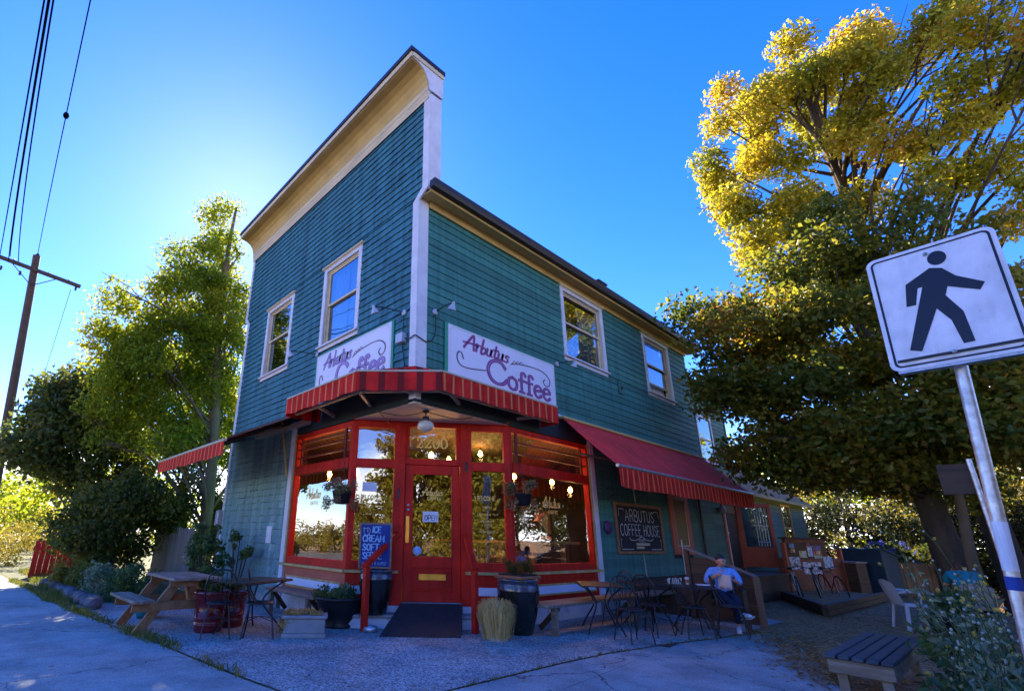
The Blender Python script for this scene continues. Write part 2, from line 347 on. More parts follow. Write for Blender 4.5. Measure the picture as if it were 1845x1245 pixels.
M['rooflit'] = mat('orange_sunlit_roof', (.34,.17,.045), .85, .35, 7, .5, 30, coord='pos', col2=(.09,.085,.07), c2lo=.55, c2hi=.66, c2scale=2.5)  # orange sunlight on the shingles painted into the base colour
M['red'] = mat('red_paint', (.56,.019,.008), .6, .25, 2.2, .14, 60, coord='pos', drip=.2, spec=.2, col2=(.36,.03,.016), c2lo=.6, c2hi=.8, c2scale=4)
M['oxblood'] = mat('dark_red_paint', (.15,.014,.010), .6, .2, 3, coord='pos')
M['redwood'] = mat('faded_red_paint', (.46,.10,.05), .6, .15, 2.5, .12, 60, coord='pos')
M['gold'] = mat('gold_paint', (.50,.34,.11), .5, .2, 5, .1, 40, coord='pos', col2=(.62,.55,.35), c2lo=.55, c2hi=.7)
M['brass'] = mat('brass', (.86,.52,.10), .28, .15, 8, metal=1.0)
M['goldleaf'] = mat('gold_leaf', (.92,.62,.16), .45, .1, 8, metal=.15)
M['stucco'] = mat('white_plinth', (.60,.60,.64), .8, .16, 3, .3, 60, coord='pos', col2=(.2,.19,.17), c2lo=.58, c2hi=.74, c2scale=3)
M['concrete'] = mat('old_concrete', (.30,.30,.30), .85, .25, 2, .4, 60, coord='pos', col2=(.14,.13,.11), c2lo=.55, c2hi=.75)
M['glass'] = glass_mat('shop_glass', .14, (.85,.88,.86))
M['upglass'] = glass_mat('upstairs_glass', .22, (.6,.66,.7))
M['black'] = mat('black_metal', (.012,.013,.016), .42, .2, 6, spec=.5)
M['wire'] = mat('black_wire_sheath', (.008,.008,.009), 1.0, .1, spec=0.0)
M['rubber'] = mat('black_rubber', (.035,.038,.042), .75, .25, 8, .3, 120)
M['oldwood'] = mat('weathered_wood', (.24,.17,.11), .75, .3, 3, .3, 30, stretch=(.35,3,3), col2=(.38,.33,.28), c2lo=.5, c2hi=.75)
M['cedar'] = mat('stained_cedar', (.30,.14,.055), .65, .28, 3, .25, 30, stretch=(.4,3,3))
M['greywood'] = mat('grey_wood', (.21,.19,.17), .8, .3, 3, .3, 30, stretch=(3,3,.3), rand=.2)
M['darkwood'] = mat('dark_brown_wood', (.075,.042,.022), .7, .3, 3, .3, 30, coord='pos', stretch=(.4,.4,4))
M['slat'] = mat('blue_black_painted_slat', (.045,.062,.075), .55, .3, 4, .25, 50, rand=.15, col2=(.16,.16,.14), c2lo=.66, c2hi=.72, c2scale=14)
M['galv'] = mat('galvanised_steel', (.50,.52,.55), .42, .35, 16, .2, 30, col2=(.28,.27,.26), c2lo=.6, c2hi=.7, c2scale=22, metal=.85)
M['signwhite'] = mat('sign_white', (.72,.70,.80), .45, .05, 3, coord='Object', col2=(.62,.6,.66), c2lo=.55, c2hi=.8)
M['pedwhite'] = mat('reflective_white_sheeting', (.72,.72,.77), .42, .12, 5, .15, 200, drip=.12, col2=(.42,.37,.28), c2lo=.64, c2hi=.74, c2scale=14)
M['pedblack'] = mat('black_sign_print', (.012,.016,.03), .45, .1)
M['signgreen'] = mat('green_sign_edge', (.03,.30,.18), .55, .1)
M['purple'] = mat('purple_letter_paint', (.20,.045,.22), .5, .15, 6)
M['pink'] = mat('pink_letter_outline', (.50,.16,.22), .5, .12, 6)
M['plum'] = mat('plum_swash_paint', (.12,.055,.10), .5, .12, 6)
M['violet'] = mat('violet_letter_paint', (.36,.24,.55), .5, .12, 6)
M['chalkboard'] = mat('chalkboard', (.022,.022,.024), .8, .3, 3)
M['chalk'] = mat('white_chalk', (.62,.62,.58), .9, .2, 30)
M['chalkblue'] = mat('blue_chalkboard', (.018,.05,.26), .75, .3, 3)
M['paleblue'] = mat('pale_blue_chalk', (.32,.55,.85), .9, .25, 25)
M['paper'] = mat('white_paper', (.70,.70,.72), .8, .05)
M['ink'] = mat('grey_ink', (.12,.12,.15), .8, .1)
M['skin'] = mat('skin', (.60,.28,.18), .55, .1, 14, col2=(.5,.16,.1), c2lo=.55, c2hi=.75)
M['shirt'] = mat('blue_shirt', (.16,.36,.80), .85, .3, 26, .9, 16)
M['denim'] = mat('dark_denim', (.012,.018,.045), .85, .3, 10, .2, 90)
M['hair'] = mat('dark_hair', (.02,.016,.016), .6, .4, 30, .4, 80)
M['shoe'] = mat('white_shoe', (.72,.73,.78), .5, .06)
M['leather'] = mat('black_cloth', (.01,.01,.011), .7, .2)
M['glaze'] = mat('black_glaze', (.010,.011,.010), .16, .4, 4, coat=.5, col2=(.03,.035,.02), c2lo=.5, c2hi=.7)
M['glazeblue'] = mat('blue_drip_glaze', (.025,.05,.11), .2, .4, 12, coat=.5, col2=(.12,.09,.02), c2lo=.52, c2hi=.6, c2scale=14)
M['maroon'] = mat('maroon_glaze', (.16,.012,.016), .22, .2, 5, coat=.5)
M['tealglaze'] = mat('teal_glaze', (.02,.22,.26), .22, .2, 5, coat=.4)
M['blackpot'] = mat('black_plastic_pot', (.013,.013,.014), .4, .25, 6)
M['terracotta'] = mat('terracotta', (.34,.13,.06), .8, .2, 6)
M['soil'] = mat('soil', (.03,.02,.012), .95, .4, 12, .6, 40)
M['cork'] = mat('cork', (.13,.075,.035), .85, .35, 16)
M['rustbrown'] = mat('rust_brown_paint', (.22,.065,.028), .65, .25, 4, coord='pos')
M['straw'] = leaf_mat('dry_straw', [(0,(.40,.26,.07)),(.5,(.58,.42,.14)),(1,(.70,.56,.26))], .2, .8)
M['straw2'] = mat('dry_straw_bundle', (.36,.27,.12), .9, .3, 20, .5, 60, stretch=(3,3,.4))
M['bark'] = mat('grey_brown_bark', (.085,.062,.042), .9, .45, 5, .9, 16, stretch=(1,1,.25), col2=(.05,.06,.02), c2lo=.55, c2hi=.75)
M['barklit'] = mat('sunlit_bark', (.17,.12,.075), .9, .35, 5, .8, 16, stretch=(1,1,.25))  # lighter copy of the bark, sunlight put into its colour
M['stone'] = mat('grey_stone', (.11,.11,.115), .85, .35, 4, .5, 20, rand=.3)
M['bluebin'] = mat('blue_painted_metal', (.015,.05,.085), .5, .25, 4, col2=(.06,.05,.04), c2lo=.62, c2hi=.75)
M['plastic'] = mat('white_plastic', (.46,.48,.50), .4, .06)
M['beige'] = mat('beige_plastic', (.34,.29,.22), .45, .08)
M['tealcloth'] = mat('teal_cloth', (.012,.20,.24), .85, .15, 12, .2, 40)
M['tyre'] = mat('tyre_rubber', (.015,.015,.015), .8, .2)
M['bikered'] = mat('red_bike_paint', (.5,.03,.02), .35, .1, coat=.5)
M['bikegrey'] = mat('silver_bike_paint', (.4,.4,.38), .3, .1, metal=.6)
M['inwall'] = mat('dark_brown_interior_wall', (.055,.034,.02), .8, .25, 2, coord='pos')
M['infloor'] = mat('interior_floor_boards', (.16,.085,.04), .5, .25, 3, coord='pos')
M['honey'] = mat('honey_varnished_wood', (.46,.25,.07), .35, .2, 4, stretch=(.4,3,3))
M['curtain'] = mat('white_curtain', (.66,.68,.72), .85, .08)
M['fence'] = mat('bare_cedar_board', (.19,.125,.07), .85, .3, 4, .4, 30, stretch=(3,3,.3), rand=.22)
M['redfence'] = mat('bright_red_boards', (.55,.02,.012), .55, .12, 3)
M['bulb'] = mat('lit_filament_bulb', (.9,.5,.2), .3, .02, emit=(1.0,.34,.06), estr=60)
M['globe'] = mat('milk_glass_shade', (.66,.58,.44), .25, .1, 9, coat=.4)
M['creammetal'] = mat('cream_metal', (.48,.40,.27), .5, .12)
M['lampgrey'] = mat('pale_grey_lamp_metal', (.45,.47,.52), .45, .12, metal=.2)
M['plaque'] = mat('purple_plaque', (.10,.03,.12), .5, .2, 5)
M['osb'] = mat('strand_board', (.26,.17,.06), .8, .35, 22, .2, 40, coord='pos')

def awning_mat(name, a, b, axis, period, frac=.32):
    m = mat(name, a, .85, .3, 2.2, .25, 14, coord='pos', drip=.2, spec=.15); n = m.node_tree; k = n.links.new; bs = n.nodes['Principled BSDF']
    src = bs.inputs['Base Color'].links[0].from_socket
    g = n.nodes.new('ShaderNodeNewGeometry'); dp = n.nodes.new('ShaderNodeVectorMath'); dp.operation = 'DOT_PRODUCT'; dp.inputs[1].default_value = axis
    k(g.outputs['Position'], dp.inputs[0])
    mm = n.nodes.new('ShaderNodeMath'); mm.operation = 'MULTIPLY'; mm.inputs[1].default_value = 1/period; k(dp.outputs['Value'], mm.inputs[0])
    fr = n.nodes.new('ShaderNodeMath'); fr.operation = 'FRACT'; k(mm.outputs[0], fr.inputs[0])
    lt = n.nodes.new('ShaderNodeMath'); lt.operation = 'LESS_THAN'; lt.inputs[1].default_value = frac; k(fr.outputs[0], lt.inputs[0])
    x = n.nodes.new('ShaderNodeMix'); x.data_type = 'RGBA'; x.inputs['B'].default_value = (*b,1); k(lt.outputs[0], x.inputs['Factor']); k(src, x.inputs['A'])
    k(x.outputs['Result'], bs.inputs['Base Color'])
    t = n.nodes.new('ShaderNodeBsdfTranslucent'); k(x.outputs['Result'], t.inputs['Color']); ms = n.nodes.new('ShaderNodeMixShader'); ms.inputs[0].default_value = .16
    o = n.nodes['Material Output']; k(bs.outputs[0], ms.inputs[1]); k(t.outputs[0], ms.inputs[2]); k(ms.outputs[0], o.inputs[0])
    return m
RA, RB = (.66,.026,.022), (.76,.22,.07)
M['awA'] = awning_mat('red_striped_canvas_along_x', RA, RB, (1,0,0), .21, .2)
M['awB'] = awning_mat('red_striped_canvas_along_y', RA, RB, (0,1,0), .21, .2)
M['awC'] = awning_mat('red_striped_canvas_diagonal', RA, (.2,.02,.02), (.55,.835,0), .30, .35)
M['awBtop'] = awning_mat('faded_pink_striped_canvas', (.90,.035,.050), (.80,.13,.08), (0,1,0), .16, .3)

def ground_mat(name, col, dark, vs=260, var=.5, c2=None, crack=False):
    """exposed-aggregate / speckled concrete"""
    m = mat(name, col, .85, .2, 1.2, coord='pos', col2=c2, c2lo=.55, c2hi=.75, c2scale=.8); n = m.node_tree; k = n.links.new; bs = n.nodes['Principled BSDF']
    src = bs.inputs['Base Color'].links[0].from_socket; g = n.nodes.new('ShaderNodeNewGeometry')
    v = n.nodes.new('ShaderNodeTexVoronoi'); v.inputs['Scale'].default_value = vs; k(g.outputs['Position'], v.inputs['Vector'])
    sx = n.nodes.new('ShaderNodeSeparateColor'); k(v.outputs['Color'], sx.inputs[0])
    r = n.nodes.new('ShaderNodeMapRange'); r.inputs['To Min'].default_value = 1-var; r.inputs['To Max'].default_value = 1+var; k(sx.outputs[0], r.inputs['Value'])
    mu = n.nodes.new('ShaderNodeMix'); mu.data_type = 'RGBA'; mu.blend_type = 'MULTIPLY'; mu.inputs['Factor'].default_value = 1; k(src, mu.inputs['A']); k(r.outputs[0], mu.inputs['B'])
    c_ = mu.outputs['Result']
    def darken(sock, lo, hi, amt):
        nonlocal c_
        r_ = n.nodes.new('ShaderNodeMapRange'); r_.inputs['From Min'].default_value = lo; r_.inputs['From Max'].default_value = hi; r_.inputs['To Min'].default_value = amt; r_.inputs['To Max'].default_value = 1; k(sock, r_.inputs['Value'])
        m_ = n.nodes.new('ShaderNodeMix'); m_.data_type = 'RGBA'; m_.blend_type = 'MULTIPLY'; m_.inputs['Factor'].default_value = 1; k(c_, m_.inputs['A']); k(r_.outputs[0], m_.inputs['B']); c_ = m_.outputs['Result']
    sp2 = n.nodes.new('ShaderNodeTexVoronoi'); sp2.inputs['Scale'].default_value = 2.6; k(g.outputs['Position'], sp2.inputs['Vector']); darken(sp2.outputs['Distance'], .05, .075, .45)   # gum and oil spots
    bl_ = n.nodes.new('ShaderNodeTexNoise'); bl_.inputs['Scale'].default_value = .9; bl_.inputs['Detail'].default_value = 9; bl_.inputs['Roughness'].default_value = .7; k(g.outputs['Position'], bl_.inputs['Vector']); darken(bl_.outputs['Fac'], .36, .58, .62)   # broad stains
    if crack:
        nw = n.nodes.new('ShaderNodeTexNoise'); nw.inputs['Scale'].default_value = 2.2; nw.inputs['Detail'].default_value = 6; k(g.outputs['Position'], nw.inputs['Vector'])
        va = n.nodes.new('ShaderNodeVectorMath'); va.operation = 'MULTIPLY_ADD'; va.inputs[1].default_value = (.7,.7,0); k(nw.outputs['Color'], va.inputs[0]); k(g.outputs['Position'], va.inputs[2])
        vc = n.nodes.new('ShaderNodeTexVoronoi'); vc.feature = 'DISTANCE_TO_EDGE'; vc.inputs['Scale'].default_value = .33; k(va.outputs[0], vc.inputs['Vector']); darken(vc.outputs['Distance'], .0015, .004, .35)
    k(c_, bs.inputs['Base Color'])
    bp = n.nodes.new('ShaderNodeBump'); bp.inputs['Strength'].default_value = .6; bp.inputs['Distance'].default_value = .006; k(v.outputs['Distance'], bp.inputs['Height']); k(bp.outputs[0], bs.inputs['Normal'])
    return m
M['aggregate'] = ground_mat('exposed_aggregate', (.36,.395,.375), .05, 62, .75, (.25,.265,.25))
M['sidewalk'] = ground_mat('brushed_concrete', (.40,.435,.41), .05, 110, .3, (.28,.29,.27), crack=True)
M['earth'] = ground_mat('brown_earth_and_leaf_litter', (.34,.19,.075), .05, 38, .7, (.42,.21,.07))
M['asphalt'] = ground_mat('asphalt', (.055,.055,.058), .05, 120, .5)
M['lawn'] = mat('lawn_earth', (.06,.075,.02), .9, .4, 2, .5, 30, coord='pos')

# leaves
M['gold_leaf'] = leaf_mat('golden_green_leaves', [(0,(.10,.13,.010)),(.4,(.24,.235,.014)),(.8,(.38,.325,.018)),(1,(.38,.22,.02))], .5)
M['maple'] = leaf_mat('maple_leaves', [(0,(.035,.065,.012)),(.4,(.10,.125,.014)),(.75,(.22,.20,.016)),(1,(.28,.15,.02))], .45)
M['lime'] = leaf_mat('fresh_green_leaves', [(0,(.06,.11,.008)),(.5,(.15,.205,.011)),(1,(.32,.29,.012))], .6)
M['dkleaf'] = leaf_mat('dark_green_leaves', [(0,(.025,.045,.010)),(.6,(.07,.095,.014)),(1,(.17,.14,.02))], .45)
M['shadeleaf'] = leaf_mat('shade_dark_leaves', [(0,(.010,.020,.006)),(.6,(.022,.036,.008)),(1,(.06,.06,.012))], .2)  # leaf colour darkened so that sunlit shrubs read as shaded
M['hedge'] = leaf_mat('sunlit_hedge_leaves', [(0,(.09,.10,.012)),(.5,(.18,.16,.016)),(1,(.28,.22,.025))], .35)
M['garden'] = leaf_mat('garden_leaves', [(0,(.03,.075,.03)),(.5,(.06,.13,.04)),(1,(.13,.17,.03))], .35)
M['grass'] = leaf_mat('grass_blades', [(0,(.05,.09,.012)),(.6,(.11,.13,.018)),(1,(.22,.18,.04))], .35)
M['weedleaf'] = leaf_mat('grey_green_weed_leaves', [(0,(.09,.14,.07)),(.5,(.18,.24,.13)),(1,(.30,.34,.22))], .3)
M['yellowfl'] = leaf_mat('yellow_petals', [(0,(.55,.40,.01)),(1,(.75,.60,.03))], .3)
M['bluefl'] = leaf_mat('blue_hydrangea_petals', [(0,(.06,.06,.35)),(1,(.16,.18,.60))], .3)
M['litter'] = leaf_mat('fallen_leaves', [(0,(.16,.07,.02)),(.5,(.34,.15,.035)),(1,(.56,.33,.09))], .15)
M['drybasket'] = leaf_mat('dry_flowers', [(0,(.18,.08,.04)),(.5,(.28,.15,.07)),(.85,(.10,.12,.03)),(1,(.4,.26,.16))], .25)
M['stem'] = mat('green_stem', (.07,.10,.03), .7, .2)

# ---------------------------------------------------------------- ground
def sheet(name, poly, z, m, kind='structure'):
    mb = MB(); mb.add([(x,y,z) for x,y in poly], [tuple(range(len(poly)))]); o = mb.build(name, m); o['kind'] = kind
    if o.data.polygons[0].normal.z < 0: o.data.flip_normals()
    return o
g = sheet('ground', [(-600,-600),(600,-600),(600,600),(-600,600)], -.012, M['earth']); g['label'] = 'brown earth ground strewn with fallen leaves'
sheet('road', [(5.2,-400),(14.5,-400),(14.5,400),(8.2,400),(7.6,12),(6.9,-3),(6.0,-6.5),(-400,-9.0),(-400,-17),(5.2,-17)], -.008, M['asphalt'])
SW = [(-60,-9.1),(-60,-7.3),(-12.5,-3.86),(-6.84,-3.41),(-3.93,-3.08),(-2.16,-2.82),(-.9,-2.70),(.38,-2.55),(1.93,-2.3),(1.93,-.38),(1.93,.75),(1.98,1.86),(2.16,3.1),(2.44,4.45),(2.7,5.6),(3.0,5.6),(3.42,4.6),(3.78,3.7),(4.2,2.5),(5.0,.2),(6.2,-3.0),(5.6,-5.6),(3,-7.0)]
swb = sheet('sidewalk', SW, -.0075, M['asphalt'])
import bmesh
bm = bmesh.new(); bm.faces.new([bm.verts.new((x,y,0)) for x,y in SW])
for k in range(-16,4): bmesh.ops.bisect_plane(bm, geom=bm.verts[:]+bm.edges[:]+bm.faces[:], plane_co=(k*1.83+.7,0,0), plane_no=(1,.09,0))
for yy in (-5.3,-.75,1.1,2.95): bmesh.ops.bisect_plane(bm, geom=bm.verts[:]+bm.edges[:]+bm.faces[:], plane_co=(0,yy,0), plane_no=(-.09 if yy < -2 else .02,1,0))
rsl = random.Random(2)
for f in bm.faces:
    P = [Vector(l.vert.co) for l in f.loops]; c = sum(P, Vector())/len(P); q = MB()
    if f.calc_area() < .05: continue
    P = [p+(c-p).normalized()*.005 for p in P]; z = -.0045+rsl.uniform(-.001,.0012)
    q.prism([(p.x,p.y) for p in P], lambda p,t: (p[0],p[1],t), -.03, z); q.build('slab', M['sidewalk'], swb)
bm.free()
sheet('patio', [(-6.2,-3.3),(-3.93,-3.05),(-2.16,-2.79),(-.9,-2.67),(.38,-2.52),(1.90,-2.28),(1.90,-.38),(1.90,.75),(1.95,1.86),(2.13,3.1),(2.41,4.45),(2.5,7.5),(.05,9.0),(.05,5.2),(-3.9,-.02),(-7.0,-.02)], 0.0, M['aggregate'])
sheet('lawn', [(-60,-7.25),(-12.5,-3.80),(-6.84,-3.36),(-6.3,-3.2),(-7.1,-.1),(-9,20),(-60,20)], -.003, M['lawn'])
def blades(name, m, spots, seed, hgt=(.03,.10), kind='stuff', lab=None, cat=None):
    rg = random.Random(seed); V = []; F = []; hue = []
    for (x, y, r, n) in spots:
        for _ in range(n):
            a = rg.uniform(0,6.28); q = r*math.sqrt(rg.random()); px = x+q*math.cos(a); py = y+q*math.sin(a); h = rg.uniform(*hgt); t = rg.uniform(0,6.28); w = .004+.004*rg.random()
            lx = rg.gauss(0,.4)*h; ly = rg.gauss(0,.4)*h; k = len(V); cx, cy_ = math.cos(t)*w, math.sin(t)*w
            V += [(px-cx,py-cy_,0),(px+cx,py+cy_,0),(px+lx*.5+cx*.6,py+ly*.5+cy_*.6,h*.65),(px+lx,py+ly,h)]; F += [(k,k+1,k+2),(k,k+2,k+3)]; h2 = rg.random(); hue += [h2,h2]
    me = bpy.data.meshes.new(name); me.from_pydata(V, [], F); at = me.attributes.new('leaf','FLOAT','FACE'); at.data.foreach_set('value', hue); me.materials.append(m)
    o = bpy.data.objects.new(name, me); link(o)
    return tag(o, lab, cat, None, kind)
def along(pts, step, r, n, jit, seed):
    rg = random.Random(seed); o = []
    for (a, b) in zip(pts, pts[1:]):
        a = Vector(a); b = Vector(b); k = max(1,int((b-a).length/step))
        for i in range(k):
            p = a.lerp(b,(i+rg.random())/k); f = max(0, mnoise.noise(Vector((p.x*1.3,p.y*1.3,3)))+.55)
            o.append((p.x+rg.gauss(0,jit), p.y+rg.gauss(0,jit), r*(.5+f), int(n*f)))
    return o
seamL = [(-12.5,-3.83),(-6.84,-3.39),(-3.93,-3.06),(-2.16,-2.80),(-.9,-2.68),(.38,-2.53)]
blades('grass', M['grass'], along(seamL,.07,.085,26,.03,3), 4, (.03,.11), lab='tufts of grass in the seam between sidewalk and patio', cat='grass')
blades('grass', M['grass'], along([(1.92,-.9),(1.92,.75),(1.97,1.86),(2.15,3.1),(2.43,4.45)],.08,.035,8,.012,5), 6, (.015,.045), lab='thin line of moss and grass along the concrete edge beside tables', cat='grass')
blades('grass', M['grass'], [(rnd.uniform(-16,-6.5), -3.35-.0*i-rnd.random()*.0+rnd.uniform(.0,.5)-.12*0, .2, 60) for i in range(60)], 9, (.05,.16), lab='grass verge along the garden bed', cat='grass')
def litter(name, pts, m, size, seed, lab):
    rg = random.Random(seed); V = []; F = []; hue = []
    for (x, y) in pts:
        a = rg.uniform(0,6.28); s = size*rg.uniform(.5,1.3); k = len(V); c, q = math.cos(a)*s, math.sin(a)*s
        V += [(x-c,y-q,.004+rg.random()*.006),(x+q*.35,y-c*.35,.006+rg.random()*.012),(x+c,y+q,.005+rg.random()*.012),(x-q*.35,y+c*.35,.006+rg.random()*.01)]; F += [(k,k+1,k+2),(k,k+2,k+3)]; h2 = rg.random(); hue += [h2,h2]
    me = bpy.data.meshes.new(name); me.from_pydata(V, [], F); at = me.attributes.new('leaf','FLOAT','FACE'); at.data.foreach_set('value', hue); me.materials.append(m)
    o = bpy.data.objects.new(name, me); link(o); return tag(o, lab, 'leaves', None, 'stuff')
pts = []
while len(pts) < 17000:
    x = rnd.uniform(1.3,7.5); y = rnd.uniform(3.2,22)
    if rnd.random() < min(1, max(.02,(y-3.6)/3.5+(x-3.4)*.45)): pts.append((x,y))
pts += [(rnd.gauss(0,.22)+2.85+f*1.4, rnd.gauss(0,.22)+5.6-f*3.2) for f in [rnd.random() for _ in range(2600)]]
litter('fallen_leaves', pts, M['litter'], .035, 11, 'brown fallen leaves over the earth path at right')
litter('fallen_leaves', [(rnd.uniform(-6,2.2), rnd.uniform(-2.6,6)) for _ in range(420)] + [(rnd.uniform(.3,2.4), rnd.uniform(1.8,7.5)) for _ in range(500)], M['litter'], .02, 12, 'scattered dry leaves on the patio by the tables')
# ---------------------------------------------------------------- the coffee house
XL, YB, ZE = -7.7, 11.6, 7.4          # left end, rear end, eave height
bld = thing('corner_building', 'two storey teal clapboard and shingle corner building with tall false front and red shopfront', 'building')
def frame(P0, P1):
    d = (Vector((*P1,0))-Vector((*P0,0))).normalized(); n = Vector((d.y,-d.x,0))
    return Matrix(((d.x,n.x,0,P0[0]),(d.y,n.y,0,P0[1]),(0,0,1,0),(0,0,0,1))), (Vector((*P1,0))-Vector((*P0,0))).length
FA,_ = frame((XL,0),(0,0)); FB,_ = frame((0,0),(0,YB))       # u along the wall, v outwards, z up
uA = lambda x: x-XL
def holed(mb, F, u0, u1, z0, z1, holes, t):
    us = sorted({u0,u1,*[min(max(h[i],u0),u1) for h in holes for i in (0,1)]}); zs = sorted({z0,z1,*[min(max(h[i],z0),z1) for h in holes for i in (2,3)]})
    for a, b in zip(us, us[1:]):
        for c, d in zip(zs, zs[1:]):
            m = ((a+b)/2, (c+d)/2)
            if not any(h[0] < m[0] < h[1] and h[2] < m[1] < h[3] for h in holes): mb.box(a,b,-t,0,c,d,F)
winA = [(uA(-6.29),uA(-4.75),5.22,7.28),(uA(-3.28),uA(-1.76),5.22,7.28)]
winB = [(4.46,6.38,5.36,7.26),(8.58,10.3,5.36,7.26)]
shopA = (uA(-4.08),uA(.2),-1,3.46); shopB = (-.2,5.28,-1,3.46)
mb = MB(); holed(mb, FA, .0, 7.55, .12, ZE, [(w[0]+.1,w[1]-.1,w[2]+.1,w[3]-.1) for w in winA]+[shopA], .14)
mb.box(-7.93,.25,.0,.27,ZE,9.68); mb.build('front_wall', M['sheath'], bld)
mb = MB(); holed(mb, FB, .15, YB, .12, ZE, [(w[0]+.1,w[1]-.1,w[2]+.1,w[3]-.1) for w in winB]+[shopB], .14); mb.build('side_wall', M['sheath'], bld)
mb = MB(); mb.box(XL,XL+.14,.15,YB,.1,ZE); mb.box(XL+.14,-.15,YB-.14,YB,.1,ZE); mb.build('rear_wall', M['clap'], bld)
mb = MB(); mb.box(XL+.15,-.15,.15,YB-.15,3.50,3.7); mb.build('upper_floor', M['inwall'], bld)

def wedge(name, side):
    v = []
    for u in (0,1):
        for z, t0, t1 in ((0,0,1),(1,0,.25)):
            for t in (t0,t1): v.append((u,-t,z) if side == 'A' else (t,u,z))
    me = bpy.data.meshes.new(name); me.from_pydata(v, [], [(0,1,3,2),(4,6,7,5),(0,4,5,1),(2,3,7,6),(0,2,6,4),(1,5,7,3)])
    import bmesh
    bm = bmesh.new(); bm.from_mesh(me); bmesh.ops.recalc_face_normals(bm, faces=bm.faces); bm.to_mesh(me); bm.free(); return me
def courses(z0, z1, step, u0, u1, holes, cut, hk=.982):
    """yield (ua, ub, z) spans of siding outside the holes"""
    z = z0
    while z < z1-.03:
        zz = z + step*.5; spans = [(u0,u1)]
        for h in holes:
            if h[2] < zz < h[3]:
                spans = [s for a, b in spans for s in ((a,min(b,h[0])),(max(a,h[1]),b)) if s[1]-s[0] > .03]
        for a, b in spans:
            p = a
            while p < b-1e-4:
                q = p + cut(); q = b if b-q < .06 else min(q,b); yield p, q, z, min(step*hk, z1-z+.01); p = q
        z += step
# front: wood shingles. the nearest 300 are pieces of their own, the rest one part
rs = random.Random(21)
shA = [(shopA[0],shopA[1],-1,3.97)] + winA
S = list(courses(.17, ZE, .1465, 0.02, 7.58, shA, lambda: rs.uniform(.10,.30))) + list(courses(ZE-.0, 9.58, .1465, -.21, 7.82, [], lambda: rs.uniform(.10,.30)))
S = [(a+XL, b+XL, z, h) for a, b, z, h in S]
S.sort(key=lambda s: -(s[1]-s[0])*s[3]*abs(CAMP.y)/((s[0]-CAMP.x)**2+CAMP.y**2+(s[2]-CAMP.z)**2)**1.5)
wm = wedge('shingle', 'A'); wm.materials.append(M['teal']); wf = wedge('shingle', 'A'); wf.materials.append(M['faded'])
rest = MB(); restlow = MB()
for i, (a, b, z, h) in enumerate(S):
    g = .003; t = rs.uniform(.026,.036); dz = rs.uniform(-.006,.006)
    if i < 300:
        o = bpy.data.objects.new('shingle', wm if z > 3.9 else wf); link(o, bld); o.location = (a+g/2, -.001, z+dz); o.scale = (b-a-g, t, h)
    else:
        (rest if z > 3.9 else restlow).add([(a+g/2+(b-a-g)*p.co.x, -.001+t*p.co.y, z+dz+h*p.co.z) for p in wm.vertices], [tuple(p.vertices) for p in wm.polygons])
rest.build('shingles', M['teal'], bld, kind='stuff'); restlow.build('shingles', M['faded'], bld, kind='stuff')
# side: lapped clapboards, every board a piece
wb = wedge('clapboard', 'B'); wb.materials.append(M['clap'])
wd = wedge('clapboard', 'B'); wd.materials.append(M['clapdark'])
doorB = (12.7,14.05,-1,2.74); bwin = (8.86,10.1,1.1,2.66); ywin = (19.0,20.3,1.2,2.94)
SB = [(a,b,z,h,wb) for a,b,z,h in courses(3.97, ZE-.05, .158, .21, YB, winB, lambda: rs.uniform(3.0,5.4))]
SB += [(a,b,z,h,wb if a < 9 else wd) for a,b,z,h in courses(.40, 3.92, .158, 5.29, 11.9, [bwin], lambda: rs.uniform(3.0,4.4))]
SB += [(a,b,z,h,wd) for a,b,z,h in courses(.40, 3.06, .158, 11.9, 22.5, [doorB,ywin], lambda: rs.uniform(3.5,5.4))]
for a, b, z, h, me in SB:
    o = bpy.data.objects.new('clapboard', me); link(o, bld); o.location = (.001, a+.0015, z); o.scale = (rs.uniform(.020,.025), b-a-.003, h)
mb = MB(); holed(mb, FB, YB, 22.5, .1, 3.1, [doorB], .14); mb.build('lean_to_wall', M['sheath'], bld)
mb = MB(); mb.box(-3,-.15,22.36,22.5,.1,3.1); mb.box(-.142,0.02,5.2,22.5,-.02,.42); mb.build('foundation', M['concrete'], bld)
mb = MB(); mb.box(XL,-4.08,-.03,.12,-.02,.20); mb.build('foundation', M['concrete'], bld)

# white corner boards and the wider false front
def wbox(name, m, *b, bevel=.004): q = MB(); q.box(*b); return q.build(name, m, bld, bevel=bevel)
wbox('corner_board', M['white'], -.135,.034,-.034,-.001,4.0,7.30); wbox('corner_board', M['white'], .002,.033,.0,.215,3.97,7.37)
wbox('corner_board', M['white'], XL-.03,XL+.11,-.034,-.001,.17,7.30); wbox('corner_board', M['white'], XL-.034,XL-.001,0,.2,.17,7.3)
wbox('corner_board', M['white'], .12,.285,-.034,-.001,7.52,9.60); wbox('false_front_end', M['white'], .252,.284,.0,.285,7.42,9.66)
wbox('corner_board', M['white'], -7.95,-7.82,-.034,-.001,7.52,9.60); wbox('false_front_end', M['white'], -7.965,-7.934,.0,.285,7.42,9.66)
for sx, x0, x1 in ((1,-.135,.034),(-1,XL-.03,XL+.11)):
    q = MB(); a, b = (x0,x1) if sx > 0 else (x1,x0); e0, e1 = (.12,.285) if sx > 0 else (-7.82,-7.95)
    q.prism([(a,7.30),(b,7.30),(e1,7.46),(e1,7.53),(e0,7.53)], lambda p,t: (p[0],t,p[1]), -.036, -.002); q.build('corner_board', M['white'], bld)
